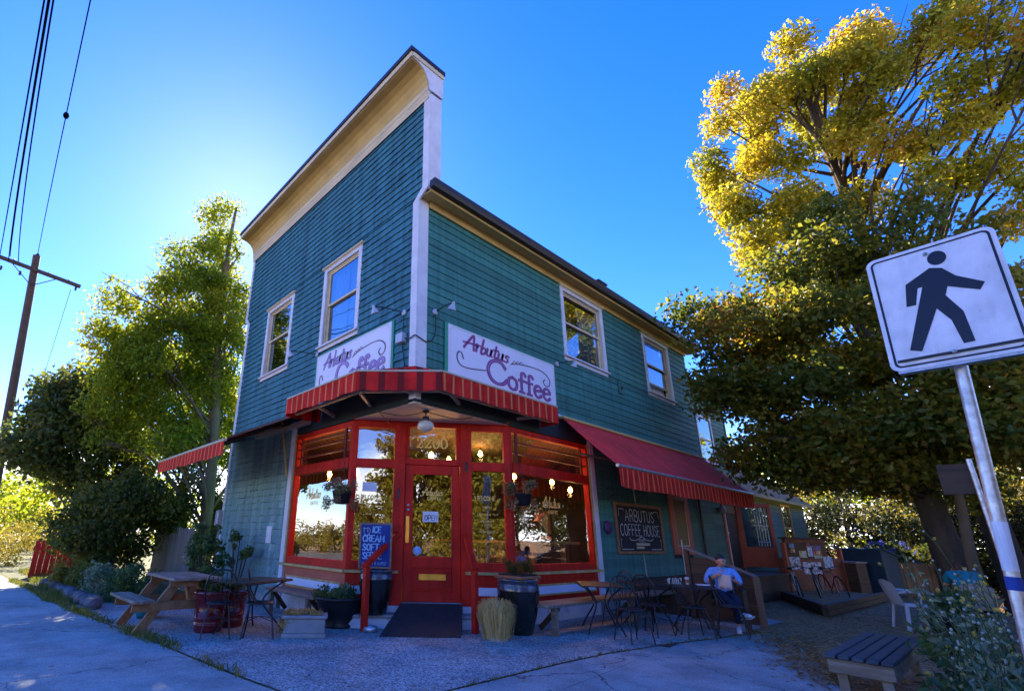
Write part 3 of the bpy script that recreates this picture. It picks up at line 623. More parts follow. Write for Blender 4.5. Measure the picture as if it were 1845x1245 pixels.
# coved cornice: boards curving out to a fascia
prof = [(-.03,9.52),(-.035,9.60),(-.055,9.69),(-.066,9.80),(-.095,9.93),(-.15,10.04),(-.235,10.12),(-.345,10.165),(-.50,10.18)]
for i, ((y0,z0),(y1,z1)) in enumerate(zip(prof, prof[1:])):
    d = Vector((y1-y0, z1-z0)).normalized(); n = Vector((-d.y,d.x))*.02*-1; e = d*.004
    q = MB(); q.prism([(y0+e.x,z0+e.y),(y1-e.x,z1-e.y),(y1-e.x-n.x,z1-e.y-n.y),(y0+e.x-n.x,z0+e.y-n.y)], lambda p,t: (t,p[0],p[1]), -7.96+.002*i, .279-.001*i)
    q.build('cove_board' if i > 1 else 'frieze_board', M['soffit'] if i > 2 else M['peel'], bld)
q = MB(); q.prism([(-.02,9.60),(-.045,9.70),(-.085,9.93),(-.14,10.05),(-.225,10.135),(-.34,10.185),(-.5,10.2),(-.5,10.25),(.30,10.25),(.30,9.70),(.0,9.70)], lambda p,t: (t,p[0],p[1]), -7.955, .274); q.build('cornice_core', M['white'], bld)
for x0, x1 in ((.280,.300),(-7.985,-7.965)):
    q = MB(); q.prism([(-.045,9.70),(-.075,9.86),(-.13,10.0),(-.21,10.10),(-.33,10.16),(-.5,10.19),(-.5,10.26),(.31,10.26),(.31,9.70)], lambda p,t: (t,p[0],p[1]), x0, x1); q.build('cornice_end', M['white'], bld)
wbox('cornice_fascia', M['peel'], -7.99,.306,-.535,-.503,10.185,10.30); wbox('cornice_cap', M['gutter'], -8.02,.335,-.565,.345,10.303,10.40); wbox('cornice_moulding', M['peel'], .302,.322,-.5,.325,10.20,10.30)
q = MB(); q.prism([(0,9.50),(-.05,9.50),(-.05,9.54),(0,9.6)], lambda p,t: (t,p[0],p[1]), -7.82, .12); q.build('frieze_moulding', M['gutter'], bld)

# roof, eave, gutter
q = MB()
for s in (1,-1):
    e = .42 if s > 0 else XL-.42; q.add([(e,.27,7.44),(e,YB+.3,7.44),(-3.85,YB+.3,9.40),(-3.85,.27,9.40),(e,.27,7.56),(e,YB+.3,7.56),(-3.85,YB+.3,9.52),(-3.85,.27,9.52)], [(0,1,2,3),(4,7,6,5),(0,4,5,1),(1,5,6,2),(3,2,6,7),(0,3,7,4)])
q.build('roof', M['roof'], bld)
q = MB(); q.prism([(.0,7.375),(.30,7.345),(.30,7.365),(.0,7.395)], lambda p,t: (p[0],t,p[1]), -.0, YB+.3); q.build('eave_soffit', M['soffit'], bld)
wbox('eave_fascia', M['soffit'], .302,.328,.0,YB+.3,7.335,7.43)
q = MB(); q.prism([(.03,7.24),(.06,7.24),(.075,7.30),(.10,7.36),(.03,7.36)], lambda p,t: (p[0],t,p[1]), .216, YB); q.build('frieze_moulding', M['soffit'], bld)
q = MB(); q.prism([(.33,7.385),(.43,7.385),(.455,7.44),(.462,7.54),(.452,7.54),(.445,7.45),(.425,7.395),(.34,7.395),(.34,7.53),(.33,7.53)], lambda p,t: (p[0],t,p[1]), -.03, YB+.35)
q.box(.331,.455,-.034,-.030,7.39,7.538); q.build('gutter', M['gutter'], bld)
q = MB(); q.box(-.55,-.15,6.72,7.1,7.75,8.24); rv = q.build('roof_vent', M['stucco'], bld, bevel=.01); q = MB(); q.box(-.60,-.10,6.67,7.15,8.242,8.30); q.build('vent_cap', M['gutter'], rv, bevel=.01)

# ground-storey band between the storeys
wbox('belt_board', M['white'], .003,.05,4.02,YB,3.915,3.965); wbox('belt_board', M['white'], XL+.1,-4.1,-.05,-.003,3.90,3.94)
# windows upstairs
def upper_window(F, u0, u1, z0, z1, seed, open_=0.0, cur='full'):
    q = MB(); c = .125
    q.box(u0,u0+c,-.01,.036,z0+.09,z1-.14,F); q.box(u1-c,u1,-.01,.036,z0+.09,z1-.14,F); q.box(u0,u1,-.01,.036,z1-.138,z1-.04,F)
    w = q.build('window', M['white'], bld, bevel=.004)
    q = MB(); q.box(u0-.05,u1+.05,-.01,.075,z1-.038,z1,F); q.box(u0-.02,u1+.02,-.01,.05,z1-.06,z1-.039,F); q.build('window_head', M['peel'], w)
    q = MB(); q.box(u0-.04,u1+.04,-.1,.085,z0+.048,z0+.088,F); q.box(u0,u1,-.01,.03,z0-.03,z0+.046,F); q.build('window_sill', M['white'], w, bevel=.004)
    a, b = u0+c, u1-c; zb, zt = z0+.09, z1-.14; zm = (zb+zt)/2+.03
    q = MB(); q.box(a,a+.03,-.14,-.012,zb,zt,F); q.box(b-.03,b,-.14,-.012,zb,zt,F); q.box(a+.03,b-.03,-.14,-.012,zt-.03,zt,F); q.build('window_jamb', M['peel'], w)
    def sash(z_0, z_1, v):
        q = MB(); s = .045; q.box(a+.032,a+.032+s,v-.03,v,z_0,z_1,F); q.box(b-.032-s,b-.032,v-.03,v,z_0,z_1,F); q.box(a+.032+s,b-.032-s,v-.03,v,z_0,z_0+.05,F); q.box(a+.032+s,b-.032-s,v-.03,v,z_1-.045,z_1,F)
        q.build('sash', M['peel'], w)
        q = MB(); q.box(a+.07,b-.07,v-.02,v-.016,z_0+.04,z_1-.04,F); q.build('pane', M['upglass'], w)
    sash(zm, zt-.032, -.03); sash(zb+.003+open_, zm+.045+open_, -.065)
    # curtains behind the glass
    q = MB(); pts = []
    rg = random.Random(seed); n = 46
    for side in (0,1):
        if cur == 'right' and side == 0: continue
        ww = (b-a)*(.46 if cur == 'full' else .42); V = []
        for i in range(n+1):
            t = i/n; x = (a+.03+ww*t) if side == 0 else (b-.03-ww*(1-t)); y = -.20-.022*math.sin(t*38+side)-.01*math.sin(t*11)
            V += [F @ Vector((x,y,zb)), F @ Vector((x,y,zt))]
        q.add(V, [(2*i,2*i+2,2*i+3,2*i+1) for i in range(n)], True)
    q.build('curtain', M['curtain'], w)
    return w
upper_window(FA, *winA[0], 1, cur='right'); upper_window(FA, *winA[1], 2); upper_window(FB, *winB[0], 3, cur='right'); upper_window(FB, *winB[1], 4, open_=.3, cur='full')
# small square wall vent
q = MB(); q.box(.02,.045,6.83,7.15,5.02,5.34); wv = q.build('wall_vent', M['clap'], bld, bevel=.005); q = MB(); q.lathe([(.0,.0),(.045,0),(.045,.02),(.03,.02)], 14, M=Matrix.Translation((.046,6.99,5.18)) @ Matrix.Rotation(R(90),4,'Y')); q.build('vent_hole', M['black'], wv)

# ---- shopfront
FSA, LA = frame((-3.93,0),(-1.72,0)); FSC, LC = frame((-1.72,0),(0,2.35)); FSB, LB = frame((0,2.35),(0,5.12))
def part(name, m, boxes, F, parent=None, bevel=.004):
    q = MB()
    for b in boxes: q.box(*b, F)
    return q.build(name, m, parent or bld, bevel=bevel)
# base walls under the glass
for nm, F, Ls in (('A',FSA,LA),('B',FSB,LB)):
    c0, c1 = (0,Ls)
    part('plinth', M['stucco'], [(c0,c1,-.12,.012,-.02,.30)], F)
    sp = part('stall_riser', M['red'] if nm == 'B' else M['redwood'], [(c0,c1,-.12,0,.302,.80)], F)
    part('inset_panel', M['signwhite'], [(c0+.14,c1-.16,.001,.012,.47,.60)], F, sp)
    part('inset_trim', M['gold'], [(c0+.10,c1-.12,.0,.016,.602,.635),(c0+.10,c1-.12,.0,.016,.44,.468),(c0+.10,c0+.138,.0,.016,.4685,.6015),(c1-.158,c1-.12,.0,.016,.4685,.6015)], F, sp)
    part('sill_ledge', M['gold'], [(c0-.12 if nm=='A' else c0-.02,c1+(.02 if nm=='A' else .16),-.06,.07,.803,.85)], F, sp)
    fr = part('window_frame', M['red'], [(c0,c0+.09,-.12,.0,.852,3.44),(c1-.09,c1,-.12,.0,.852,3.44),(c0+.09,c1-.09,-.12,-.002,.852,.98),(c0+.09,c1-.09,-.12,.02,2.58,2.76),(c0+.09,c1-.09,-.12,-.002,3.34,3.44)], F)
    part('pane', M['glass'], [(c0+.085,c1-.085,-.06,-.054,.975,2.585)], F, fr, 0)
    part('pane', M['glass'], [(c0+.085,c1-.085,-.085,-.08,2.755,3.345)], F, fr, 0)
    for z in ((2.92,3.1,3.24) if nm == 'A' else (2.95,3.15)):
        part('louver', M['oxblood'], [(c0+.09,c1-.09,-.075,-.035,z,z+.03)], F, fr)
    part('transom_stile', M['oxblood'], [(c0+.22,c0+.27,-.05,-.008,2.765,3.335)], F, fr); part('transom_stile', M['oxblood'], [(c1-.3,c1-.25,-.05,-.008,2.765,3.335)], F, fr)
# outer white posts
part('shopfront_post', M['white'], [(-.16,-.002,-.14,.05,.17,3.60)], FSA); part('post_edge', M['gold'], [(-.001,.03,-.1,.035,.86,3.44)], FSA)
part('shopfront_post', M['white'], [(LB+.002,LB+.16,-.14,.05,.28,3.60)], FSB); part('post_edge', M['gold'], [(LB-.03,LB+.001,-.1,.035,.86,3.44)], FSB)
# corner doorway (chamfer)
d0, d1 = .978, 1.992
part('plinth', M['stucco'], [(.0,LC,-.3,.02,-.02,.30)], FSC)
sp = part('stall_riser', M['red'], [(.0,.77,-.12,0,.302,.80)], FSC); part('stall_riser', M['red'], [(2.205,LC,-.12,0,.302,.80)], FSC)
part('inset_panel', M['signwhite'], [(.12,.69,.001,.012,.47,.60),(2.29,LC-.12,.001,.012,.47,.60)], FSC, sp)
part('sill_ledge', M['gold'], [(.0,.9,-.06,.07,.803,.85),(2.06,LC,-.06,.07,.803,.85)], FSC, sp)
part('door_post', M['red'], [(.775,.976,-.14,.012,.302,3.44)], FSC); part('door_post', M['red'], [(1.994,2.20,-.14,.012,.302,3.44)], FSC)
fr = part('sidelight_frame', M['red'], [(.0,.10,-.12,.0,.852,3.44),(.10,.774,-.12,-.002,.852,1.0),(.10,.774,-.12,.0,2.58,2.74),(.10,.774,-.12,0,3.32,3.44)], FSC)
part('pane', M['glass'], [(.095,.78,-.06,-.054,.995,2.585)], FSC, fr, 0); part('pane', M['glass'], [(.095,.78,-.06,-.054,2.735,3.325)], FSC, fr, 0)
fr2 = part('sidelight_frame', M['red'], [(LC-.10,LC,-.12,.0,.852,3.44),(2.201,LC-.10,-.12,-.002,.852,1.0),(2.201,LC-.10,-.12,.0,2.58,2.74),(2.201,LC-.10,-.12,0,3.32,3.44)], FSC)
part('pane', M['glass'], [(2.195,LC-.095,-.06,-.054,.995,2.585)], FSC, fr2, 0); part('pane', M['glass'], [(2.195,LC-.095,-.06,-.054,2.735,3.325)], FSC, fr2, 0)
tr = part('transom_frame', M['red'], [(.977,1.993,-.12,.0,3.36,3.44),(.977,1.993,-.12,.0,2.66,2.77),(.977,1.05,-.12,-.02,2.771,3.359),(1.92,1.993,-.12,-.02,2.771,3.359)], FSC)
part('pane', M['glass'], [(1.045,1.925,-.075,-.07,2.765,3.365)], FSC, tr, 0)
fA = lambda F, off: (lambda u, v, t: F @ Vector((u, off+t, v)))
x0 = 1.20
for c in '2200':
    st, w = word_strokes(c, BLOCK, x0, 2.98, .19, gap=.0)
    ribbons(st, .034, fA(FSC,-.066), thin=.35).build('numeral', M['goldleaf'], tr); x0 += .148
door = part('door', M['red'], [(d0+.01,d0+.155,-.10,-.03,.36,2.655),(d1-.155,d1-.01,-.10,-.03,.36,2.655),(d0+.156,d1-.156,-.10,-.03,2.49,2.655),(d0+.156,d1-.156,-.10,-.03,.36,.52),(d0+.156,d1-.156,-.10,-.03,.90,1.08)], FSC)
part('kick_panel', M['red'], [(d0+.157,d1-.157,-.085,-.055,.521,.899),(d0+.2,d1-.2,-.054,-.04,.56,.86)], FSC, door); part('pane', M['glass'], [(d0+.15,d1-.15,-.07,-.064,1.075,2.495)], FSC, door, 0)
part('mail_slot', M['brass'], [(d0+.28,d1-.26,-.039,-.030,.70,.80)], FSC, door); part('push_plate', M['brass'], [(d0+.035,d0+.10,-.029,-.022,1.30,1.75)], FSC, door)
for z in (1.86,1.94): q = MB(); q.lathe([(0,.0),(.024,0),(.022,.012),(0,.014)], 12, M=FSC @ Matrix.Translation((d0+.07,-.03,z)) @ Matrix.Rotation(R(-90),4,'X')); q.build('lock', M['galv'], door)
st, w = word_strokes('Arbutus', SCRIPT, d0+.33, 2.12, .13, .25); ribbons(st, .016, fA(FSC,-.060), thin=.6).build('lettering', M['goldleaf'], door)
st, w = word_strokes('COFFEE', BLOCK, d0+.42, 2.04, .05, gap=.35); ribbons(st, .010, fA(FSC,-.060)).build('lettering', M['goldleaf'], door)
op = part('open_sign', M['paper'], [(d0+.34,d0+.62,-.062,-.058,1.66,1.84)], FSC, door, 0)
st, w = word_strokes('OPEN', BLOCK, d0+.375, 1.69, .085, gap=.14); ribbons(st, .013, fA(FSC,-.055)).build('sign_print', M['ink'], door)
q = MB(); q.lathe([(0,.0),(.075,0),(.075,.003),(0,.003)], 20, M=FSC @ Matrix.Translation((d0+.25,-.062,1.17)) @ Matrix.Rotation(R(-90),4,'X')); q.build('round_sticker', M['paleblue'], door)
part('threshold', M['concrete'], [(d0,d1,-.12,.06,.302,.355)], FSC)
part('door_header', M['red'], [(.0,LC,-.14,.022,3.441,3.52)], FSC)
# lettering on the panes
def glaze(F, txts, parent, off=-.05):
    for (t, f, u, z, h, w, sl, gp) in txts:
        st, _ = word_strokes(t, f, u, z, h, sl, gp); ribbons(st, w, fA(F,off), thin=.8).build('lettering', M['goldleaf'], parent)
glaze(FSC, [('WELCOME',BLOCK,.16,2.02,.075,.014,0,.14),('COFFEE',BLOCK,.28,1.88,.032,.006,0,.3),('TEAS',BLOCK,.3,1.76,.032,.006,0,.3)], fr)
glaze(FSC, [('WELCOME',BLOCK,2.26,2.06,.075,.014,0,.14),('COFFEE',BLOCK,2.41,1.92,.034,.007,0,.3),('LOOSE LEAF TEAS',BLOCK,2.31,1.80,.032,.006,0,.3),('BREAKFAST',BLOCK,2.36,1.68,.032,.006,0,.3),('LUNCH',BLOCK,2.43,1.62,.032,.006,0,.3),('FRESH BAKED',BLOCK,2.33,1.50,.032,.006,0,.3)], fr2)
frA = [o for o in bld.children if o.name.startswith('window_frame')]
glaze(FSA, [('Arbutus',SCRIPT,.55,2.08,.2,.022,.25,0),('COFFEE',BLOCK,.72,1.96,.06,.011,0,.4)], frA[0])
glaze(FSB, [('Arbutus',SCRIPT,1.05,2.02,.2,.022,.25,0),('COFFEE',BLOCK,1.22,1.90,.06,.011,0,.4)], frA[1])
part('notice', M['paper'], [(.22,.48,-.052,-.048,2.16,2.32)], FSC, fr, 0)
# corner soffit of narrow beaded boards, running along the doorway
n = Vector((.835,-.55,0)); T0 = [Vector((-1.60,-.0,0)), Vector((0,0,0)), Vector((0,2.40,0))]
Hh = Vector((0,0,0)) - Vector((-1.55,0,0)); dep = Hh.dot(n)
for i in range(16):
    a, b = i/16, (i+1)/16-.004
    P = lambda t, s: (Vector((-1.73,0,0)).lerp(Vector((0,0,0)),t) if s == 0 else Vector((0,2.36,0)).lerp(Vector((0,0,0)),t))
    q = MB(); q.prism([(P(a,0).x,P(a,0).y),(P(a,1).x,P(a,1).y),(P(b,1).x,P(b,1).y),(P(b,0).x,P(b,0).y)], lambda p,t: (p[0],p[1],t), 3.455, 3.475); q.build('soffit_board', M['ceil'], bld)
q = MB(); q.prism([(-1.78,0.01),(-.01,.01),(-.01,2.4)], lambda p,t: (p[0],p[1],t), 3.478, 3.5); q.build('soffit_backing', M['sheath'], bld)
part('shopfront_lintel', M['white'], [(0,LA+1.72,-.14,-.002,3.53,3.92)], FSA); part('shopfront_lintel', M['white'], [(-2.2,LB,-.14,-.002,3.53,3.92)], FSB)
# doorstep platform in front of the doorway
q = MB(); q.box(.0,LC,-.02,.30,-.02,.155,FSC); q.build('doorstep', M['stucco'], bld, bevel=.01)
q = MB(); q.box(-.02,LC+.02,-.02,.34,.157,.20,FSC); q.build('doorstep_top', M['concrete'], bld, bevel=.01)

# ---- interior seen through the shop windows
ir = thing('shop_interior', 'dim brown coffee shop room behind the shop windows', 'room')
ir['kind'] = 'structure'; del ir['category']
mb = MB(); mb.prism([(-7.4,.16),(-1.62,.16),(-.16,2.4),(-.16,9.4),(-7.4,9.4)], lambda p,t: (p[0],p[1],t), .30,.34); mb.build('interior_floor', M['infloor'], ir)
mb = MB(); mb.box(-7.45,-7.38,.15,9.4,.3,3.5); mb.box(-7.4,-.15,9.4,9.47,.3,3.5); mb.box(-7.4,-4.0,.145,.2,.3,3.45); mb.box(-.20,-.145,5.3,9.4,.3,3.45); mb.build('interior_wall', M['inwall'], ir)
mb = MB(); mb.prism([(-7.4,.16),(-1.62,.16),(-.16,2.4),(-.16,9.4),(-7.4,9.4)], lambda p,t: (p[0],p[1],t), 3.44,3.47); mb.build('interior_ceiling', M['inwall'], ir)

# ---- rear block and lean-to roof
q = MB(); q.box(-6,-.60,YB+.02,16.3,.1,6.9); q.build('rear_block', M['sheath'], bld)
for a,b,z,h in courses(3.7, 6.8, .158, YB+.1, 16.28, [(13.45,14.85,4.05,5.75)], lambda: 9):
    o = bpy.data.objects.new('clapboard', wd); link(o, bld); o.location = (-.599, a, z); o.scale = (.022, b-a, h)
wbox('corner_board', M['darkwood'], -.60,-.565,16.22,16.36,3.6,6.85)
FR,_ = frame((-.6,0),(-.6,5)); w4 = part('window', M['white'], [(13.47,13.57,0,.04,4.15,5.7),(14.73,14.83,0,.04,4.15,5.7),(13.47,14.83,0,.04,5.701,5.8),(13.42,14.88,0,.07,4.07,4.149)], FR)
part('pane', M['upglass'], [(13.57,14.73,-.002,.012,4.15,5.7)], FR, w4, 0); part('sash', M['peel'], [(13.57,14.73,.013,.03,4.88,4.95)], FR, w4)
q = MB(); q.add([(-.3,YB,6.9),(-.3,16.6,6.9),(-3.3,16.6,8.6),(-3.3,YB,8.6),(-6.3,YB,6.9),(-6.3,16.6,6.9)], [(0,1,2,3),(3,2,5,4),(1,5,2)]); q.build('rear_roof', M['roof'], bld)
q = MB(); q.add([(.34,YB+.32,3.02),(.34,22.8,3.02),(-.62,22.8,3.86),(-.62,YB+.32,3.86),(.34,YB+.32,3.08),(.34,22.8,3.08),(-.62,22.8,3.93),(-.62,YB+.32,3.93)], [(0,3,2,1),(4,5,6,7),(0,1,5,4),(0,4,7,3),(1,2,6,5)])
q.add([(-.62,16.4,3.9),(-.62,22.8,3.9),(-3.6,22.8,6.2),(-3.6,16.4,6.2)], [(0,1,2,3)]); q.build('lean_to_roof', M['rooflit'], bld)
wbox('lean_to_fascia', M['soffit'], .345,.37,YB+.32,22.8,2.98,3.075)

# side details: boarded window, service pipe, back door with screen door, far window
bw = part('boarded_window', M['redwood'], [(8.88,9.10,.0,.06,1.12,2.64),(9.86,10.08,.0,.06,1.12,2.64),(9.101,9.859,.0,.058,1.12,1.32),(9.101,9.859,.0,.058,2.5,2.64)], FB)
part('board', M['osb'], [(9.10,9.86,.01,.04,1.32,2.5)], FB, bw); part('board_edge', M['peel'], [(9.10,9.13,.041,.052,1.33,2.49),(9.83,9.86,.041,.052,1.33,2.49),(9.131,9.829,.041,.052,1.33,1.36)], FB, bw)
q = MB(); q.tube([(.07,10.85,.5),(.07,10.85,3.0)],.035,8); q.build('service_pipe', M['black'], bld)
q = MB(); q.tube([(.05,9.32,.0),(.05,9.32,1.5)],.02,6); q.build('service_pipe', M['galv'], bld)
bd = part('back_door', M['darkwood'], [(12.82,13.93,-.06,-.01,.75,2.35)], FB)
part('door_frame', M['redwood'], [(12.7,12.82,-.1,.045,.7,2.74),(13.93,14.05,-.1,.045,.7,2.74),(12.821,13.929,-.1,.043,2.62,2.74)], FB); part('door_trim', M['white'], [(12.82,12.86,.0,.06,.75,2.6)], FB)
part('pane', M['osb'], [(12.86,13.93,-.03,.0,2.36,2.61)], FB, bd); q = MB(); q.sphere((.03,12.95,1.75),.035,8,6); q.build('handle', M['galv'], bd)
F2 = Matrix.Translation((.04,14.02,0)) @ Matrix.Rotation(R(-38),4,'Z') @ Matrix(((0,1,0,0),(1,0,0,0),(0,0,1,0),(0,0,0,1)))
sd = part('screen_door', M['redwood'], [(0,.12,-.02,.02,.75,2.72),(1.0,1.12,-.02,.02,.75,2.72),(.121,.999,-.02,.02,2.6,2.72),(.121,.999,-.02,.02,.75,1.35)], F2)
part('pane', M['upglass'], [(.12,1.0,-.004,.0,1.35,2.6)], F2, sd, 0)
part('screen_bars', M['galv'], [(.55+.09*i,.565+.09*i,-.015,.01,1.38,2.58) for i in range(5)]+[(.53,.95,-.016,.012,2.0,2.03),(.53,.95,-.016,.012,1.5,1.53)], F2, sd, 0)
yw = part('window', M['gold'], [(19.03,19.12,.0,.05,1.3,2.9),(20.2,20.29,.0,.05,1.3,2.9),(19.03,20.29,.0,.05,2.901,2.97),(18.98,20.34,.0,.09,1.22,1.299)], FB)
part('pane', M['upglass'], [(19.12,20.2,-.002,.015,1.3,2.9)], FB, yw, 0); part('sash', M['gold'], [(19.12,20.2,.016,.035,2.05,2.12)], FB, yw)
q = MB(); q.sphere((.12,12.45,2.42),.11,12,8); q.tube([(.02,12.45,2.42),(.12,12.45,2.42)],.03,8); lamp = q.build('wall_lamp', M['lampgrey']); tag(lamp, 'small round wall lamp beside the back door', 'lamp')
# ---------------------------------------------------------------- awnings
def wavy_valance(P, Q, z1, drop, n, amp, seed, out_n):
    """thin hanging cloth strip from P to Q with gentle waves; returns MB with two skins"""
    rg = random.Random(seed); P = Vector(P); Q = Vector(Q); mb = MB(); V = []; ph = rg.random()*6
    for i in range(n+1):
        t = i/n; p = P.lerp(Q,t); w = math.sin(t*n*.55+ph)*amp*(.6+.4*math.sin(t*7+ph)); e = .012*math.sin(t*23+ph)
        V += [(p.x,p.y,z1), (p.x+out_n[0]*(w*.5), p.y+out_n[1]*(w*.5), z1-drop*.5), (p.x+out_n[0]*w, p.y+out_n[1]*w, z1-drop+e)]
    mb.add(V, [f for i in range(n) for f in ((3*i,3*i+3,3*i+4,3*i+1),(3*i+1,3*i+4,3*i+5,3*i+2))], True)
    m = len(V); o = Vector((out_n[0],out_n[1],0))*-.006
    mb.add([Vector(v)+o for v in V], [f for i in range(n) for f in ((3*i+1,3*i+4,3*i+3,3*i),(3*i+2,3*i+5,3*i+4,3*i+1))], True)
    return mb
def build_raw(mb, name, m, parent):
    me = mb.mesh(name); me.materials.append(m); o = bpy.data.objects.new(name, me); link(o, parent); return o
# corner awning over the doorway
ca = thing('corner_awning', 'red striped canvas awning wrapping the corner over the shop door', 'awning')
W = [(-2.93,-.03),(0,0),(.03,3.35)]; E_ = [(-2.93,-.80),(-.50,-.80),(.45,.18),(.45,3.35)]
q = MB(); zf, zw = 3.91, 4.06
q.add([(-2.93,-.04,zw),(-.02,-.04,zw),(-.50,-.80,zf),(-2.93,-.80,zf)], [(0,1,2,3)]); build_raw(q,'canopy', M['awA'], ca)
q = MB(); q.add([(.035,-.036,zw),(-.02,-.04,zw),(-.50,-.80,zf),(.45,.18,zf)], [(0,1,2,3)]); build_raw(q,'canopy', M['awC'], ca)
q = MB(); q.add([(.04,-.02,zw),(.04,3.35,zw),(.45,3.35,zf),(.45,.18,zf)], [(0,1,2,3)]); build_raw(q,'canopy', M['awB'], ca)
build_raw(wavy_valance((-2.93,-.80,0),(-.50,-.80,0),zf-.005,.31,60,.012,1,(0,-1)),'valance',M['awA'],ca)
build_raw(wavy_valance((-.50,-.80,0),(.45,.18,0),zf-.005,.31,34,.006,2,(.72,-.69)),'valance',M['awC'],ca)
build_raw(wavy_valance((.45,.18,0),(.45,3.35,0),zf-.005,.31,80,.012,3,(1,0)),'valance',M['awB'],ca)
build_raw(wavy_valance((.03,3.35,0),(.45,3.35,0),zf+.02,.36,10,.01,4,(0,1)),'valance',M['awC'],ca)
build_raw(wavy_valance((-2.93,-.80,0),(-2.93,-.03,0),zf+.02,.36,14,.01,5,(-1,0)),'valance',M['awC'],ca)
q = MB()
for a, b in zip(E_, E_[1:]): q.bar((*a,zf+.012),(*b,zf+.012),.03,.03)
q.build('front_rail', M['creammetal'], ca)
for a, b in (((-2.4,-.02,3.62),(-2.0,-.74,3.68)),((-1.2,-.02,3.62),(-.62,-.72,3.68)),((.02,1.0,3.62),(.40,.30,3.68)),((.02,2.6,3.62),(.40,3.0,3.68)),((-.05,-.03,3.62),(-.08,-.32,3.66))):
    q = MB(); q.bar(a,b,.05,.05); q.build('folding_arm', M['creammetal'], ca)
q = MB(); q.bar((-2.9,-.60,3.64),(-.65,-.62,3.64),.04,.04); q.bar((-.65,-.62,3.64),(.3,.28,3.64),.04,.04); q.bar((.3,.28,3.64),(.3,3.3,3.64),.04,.04); q.build('under_rail', M['creammetal'], ca)
# left awning, folding out low over the picnic table
la = thing('side_awning', 'red striped retractable awning seen edge-on left of the shopfront', 'awning')
q = MB(); q.add([(-7.55,-.12,3.86),(-3.20,-.12,3.86),(-3.20,-1.80,3.02),(-7.55,-1.80,3.02)], [(0,1,2,3)]); q.add([(-7.55,-.12,3.855),(-3.20,-.12,3.855),(-3.20,-1.80,3.015),(-7.55,-1.80,3.015)], [(3,2,1,0)]); build_raw(q,'canopy',M['awA'],la)
build_raw(wavy_valance((-7.55,-1.82,0),(-3.20,-1.82,0),3.0,.27,70,.02,6,(0,-1)),'valance',M['awA'],la)
q = MB(); q.tube([(-7.58,-1.81,3.01),(-3.17,-1.81,3.01)],.03,8); q.build('front_bar', M['creammetal'], la)
q = MB(); q.box(-7.6,-3.1,-.20,-.055,3.78,3.895); q.build('cassette', M['gutter'], la, bevel=.01)
q = MB(); q.box(-5.9,-3.3,-.14,-.03,3.60,3.70); q.build('wall_rail', M['creammetal'], la)
for x in (-6.6,-4.1):
    q = MB(); q.bar((x,-.1,3.72),(x+.75,-.9,3.36),.045,.045); q.bar((x+.75,-.9,3.36),(x,-1.78,2.99),.045,.045); q.build('folding_arm', M['black'], la)
q = MB(); q.bar((-4.42,-.16,3.85),(-4.12,-.06,2.6),.035,.035); q.build('crank_rod', M['gold'], la)
# right awning along the side wall
ra = thing('side_awning', 'long faded pink and red retractable awning over the patio tables', 'awning')
q = MB(); n = 30; V = []
for i in range(n+1):
    y = 4.03+(11.62-4.03)*i/n
    for t in (0,.33,.66,1): V.append((.10+1.10*t, y+(.05*t if i in (0,n) else 0), 3.89-1.10*t-.03*math.sin(t*3.14)+.006*math.sin(i*1.7)))
q.add(V, [(4*i+j,4*i+j+1,4*i+j+5,4*i+j+4) for i in range(n) for j in range(3)], True); build_raw(q,'canopy',M['awBtop'],ra)
build_raw(wavy_valance((1.21,4.08,0),(1.21,11.7,0),2.765,.38,110,.028,7,(1,0)),'valance',M['awB'],ra)
q = MB(); q.tube([(1.205,4.05,2.785),(1.205,11.75,2.785)],.033,10); q.build('front_bar', M['galv'], ra)
q = MB(); q.box(.055,.17,4.0,11.66,3.86,3.912); q.build('cassette', M['soffit'], ra, bevel=.008)
for y in (4.7,7.8,10.8):
    q = MB(); q.bar((.06,y,3.2),(.75,y+.5,3.0),.045,.045); q.bar((.75,y+.5,3.0),(1.18,y,2.77),.045,.045); q.build('folding_arm', M['black'], ra)

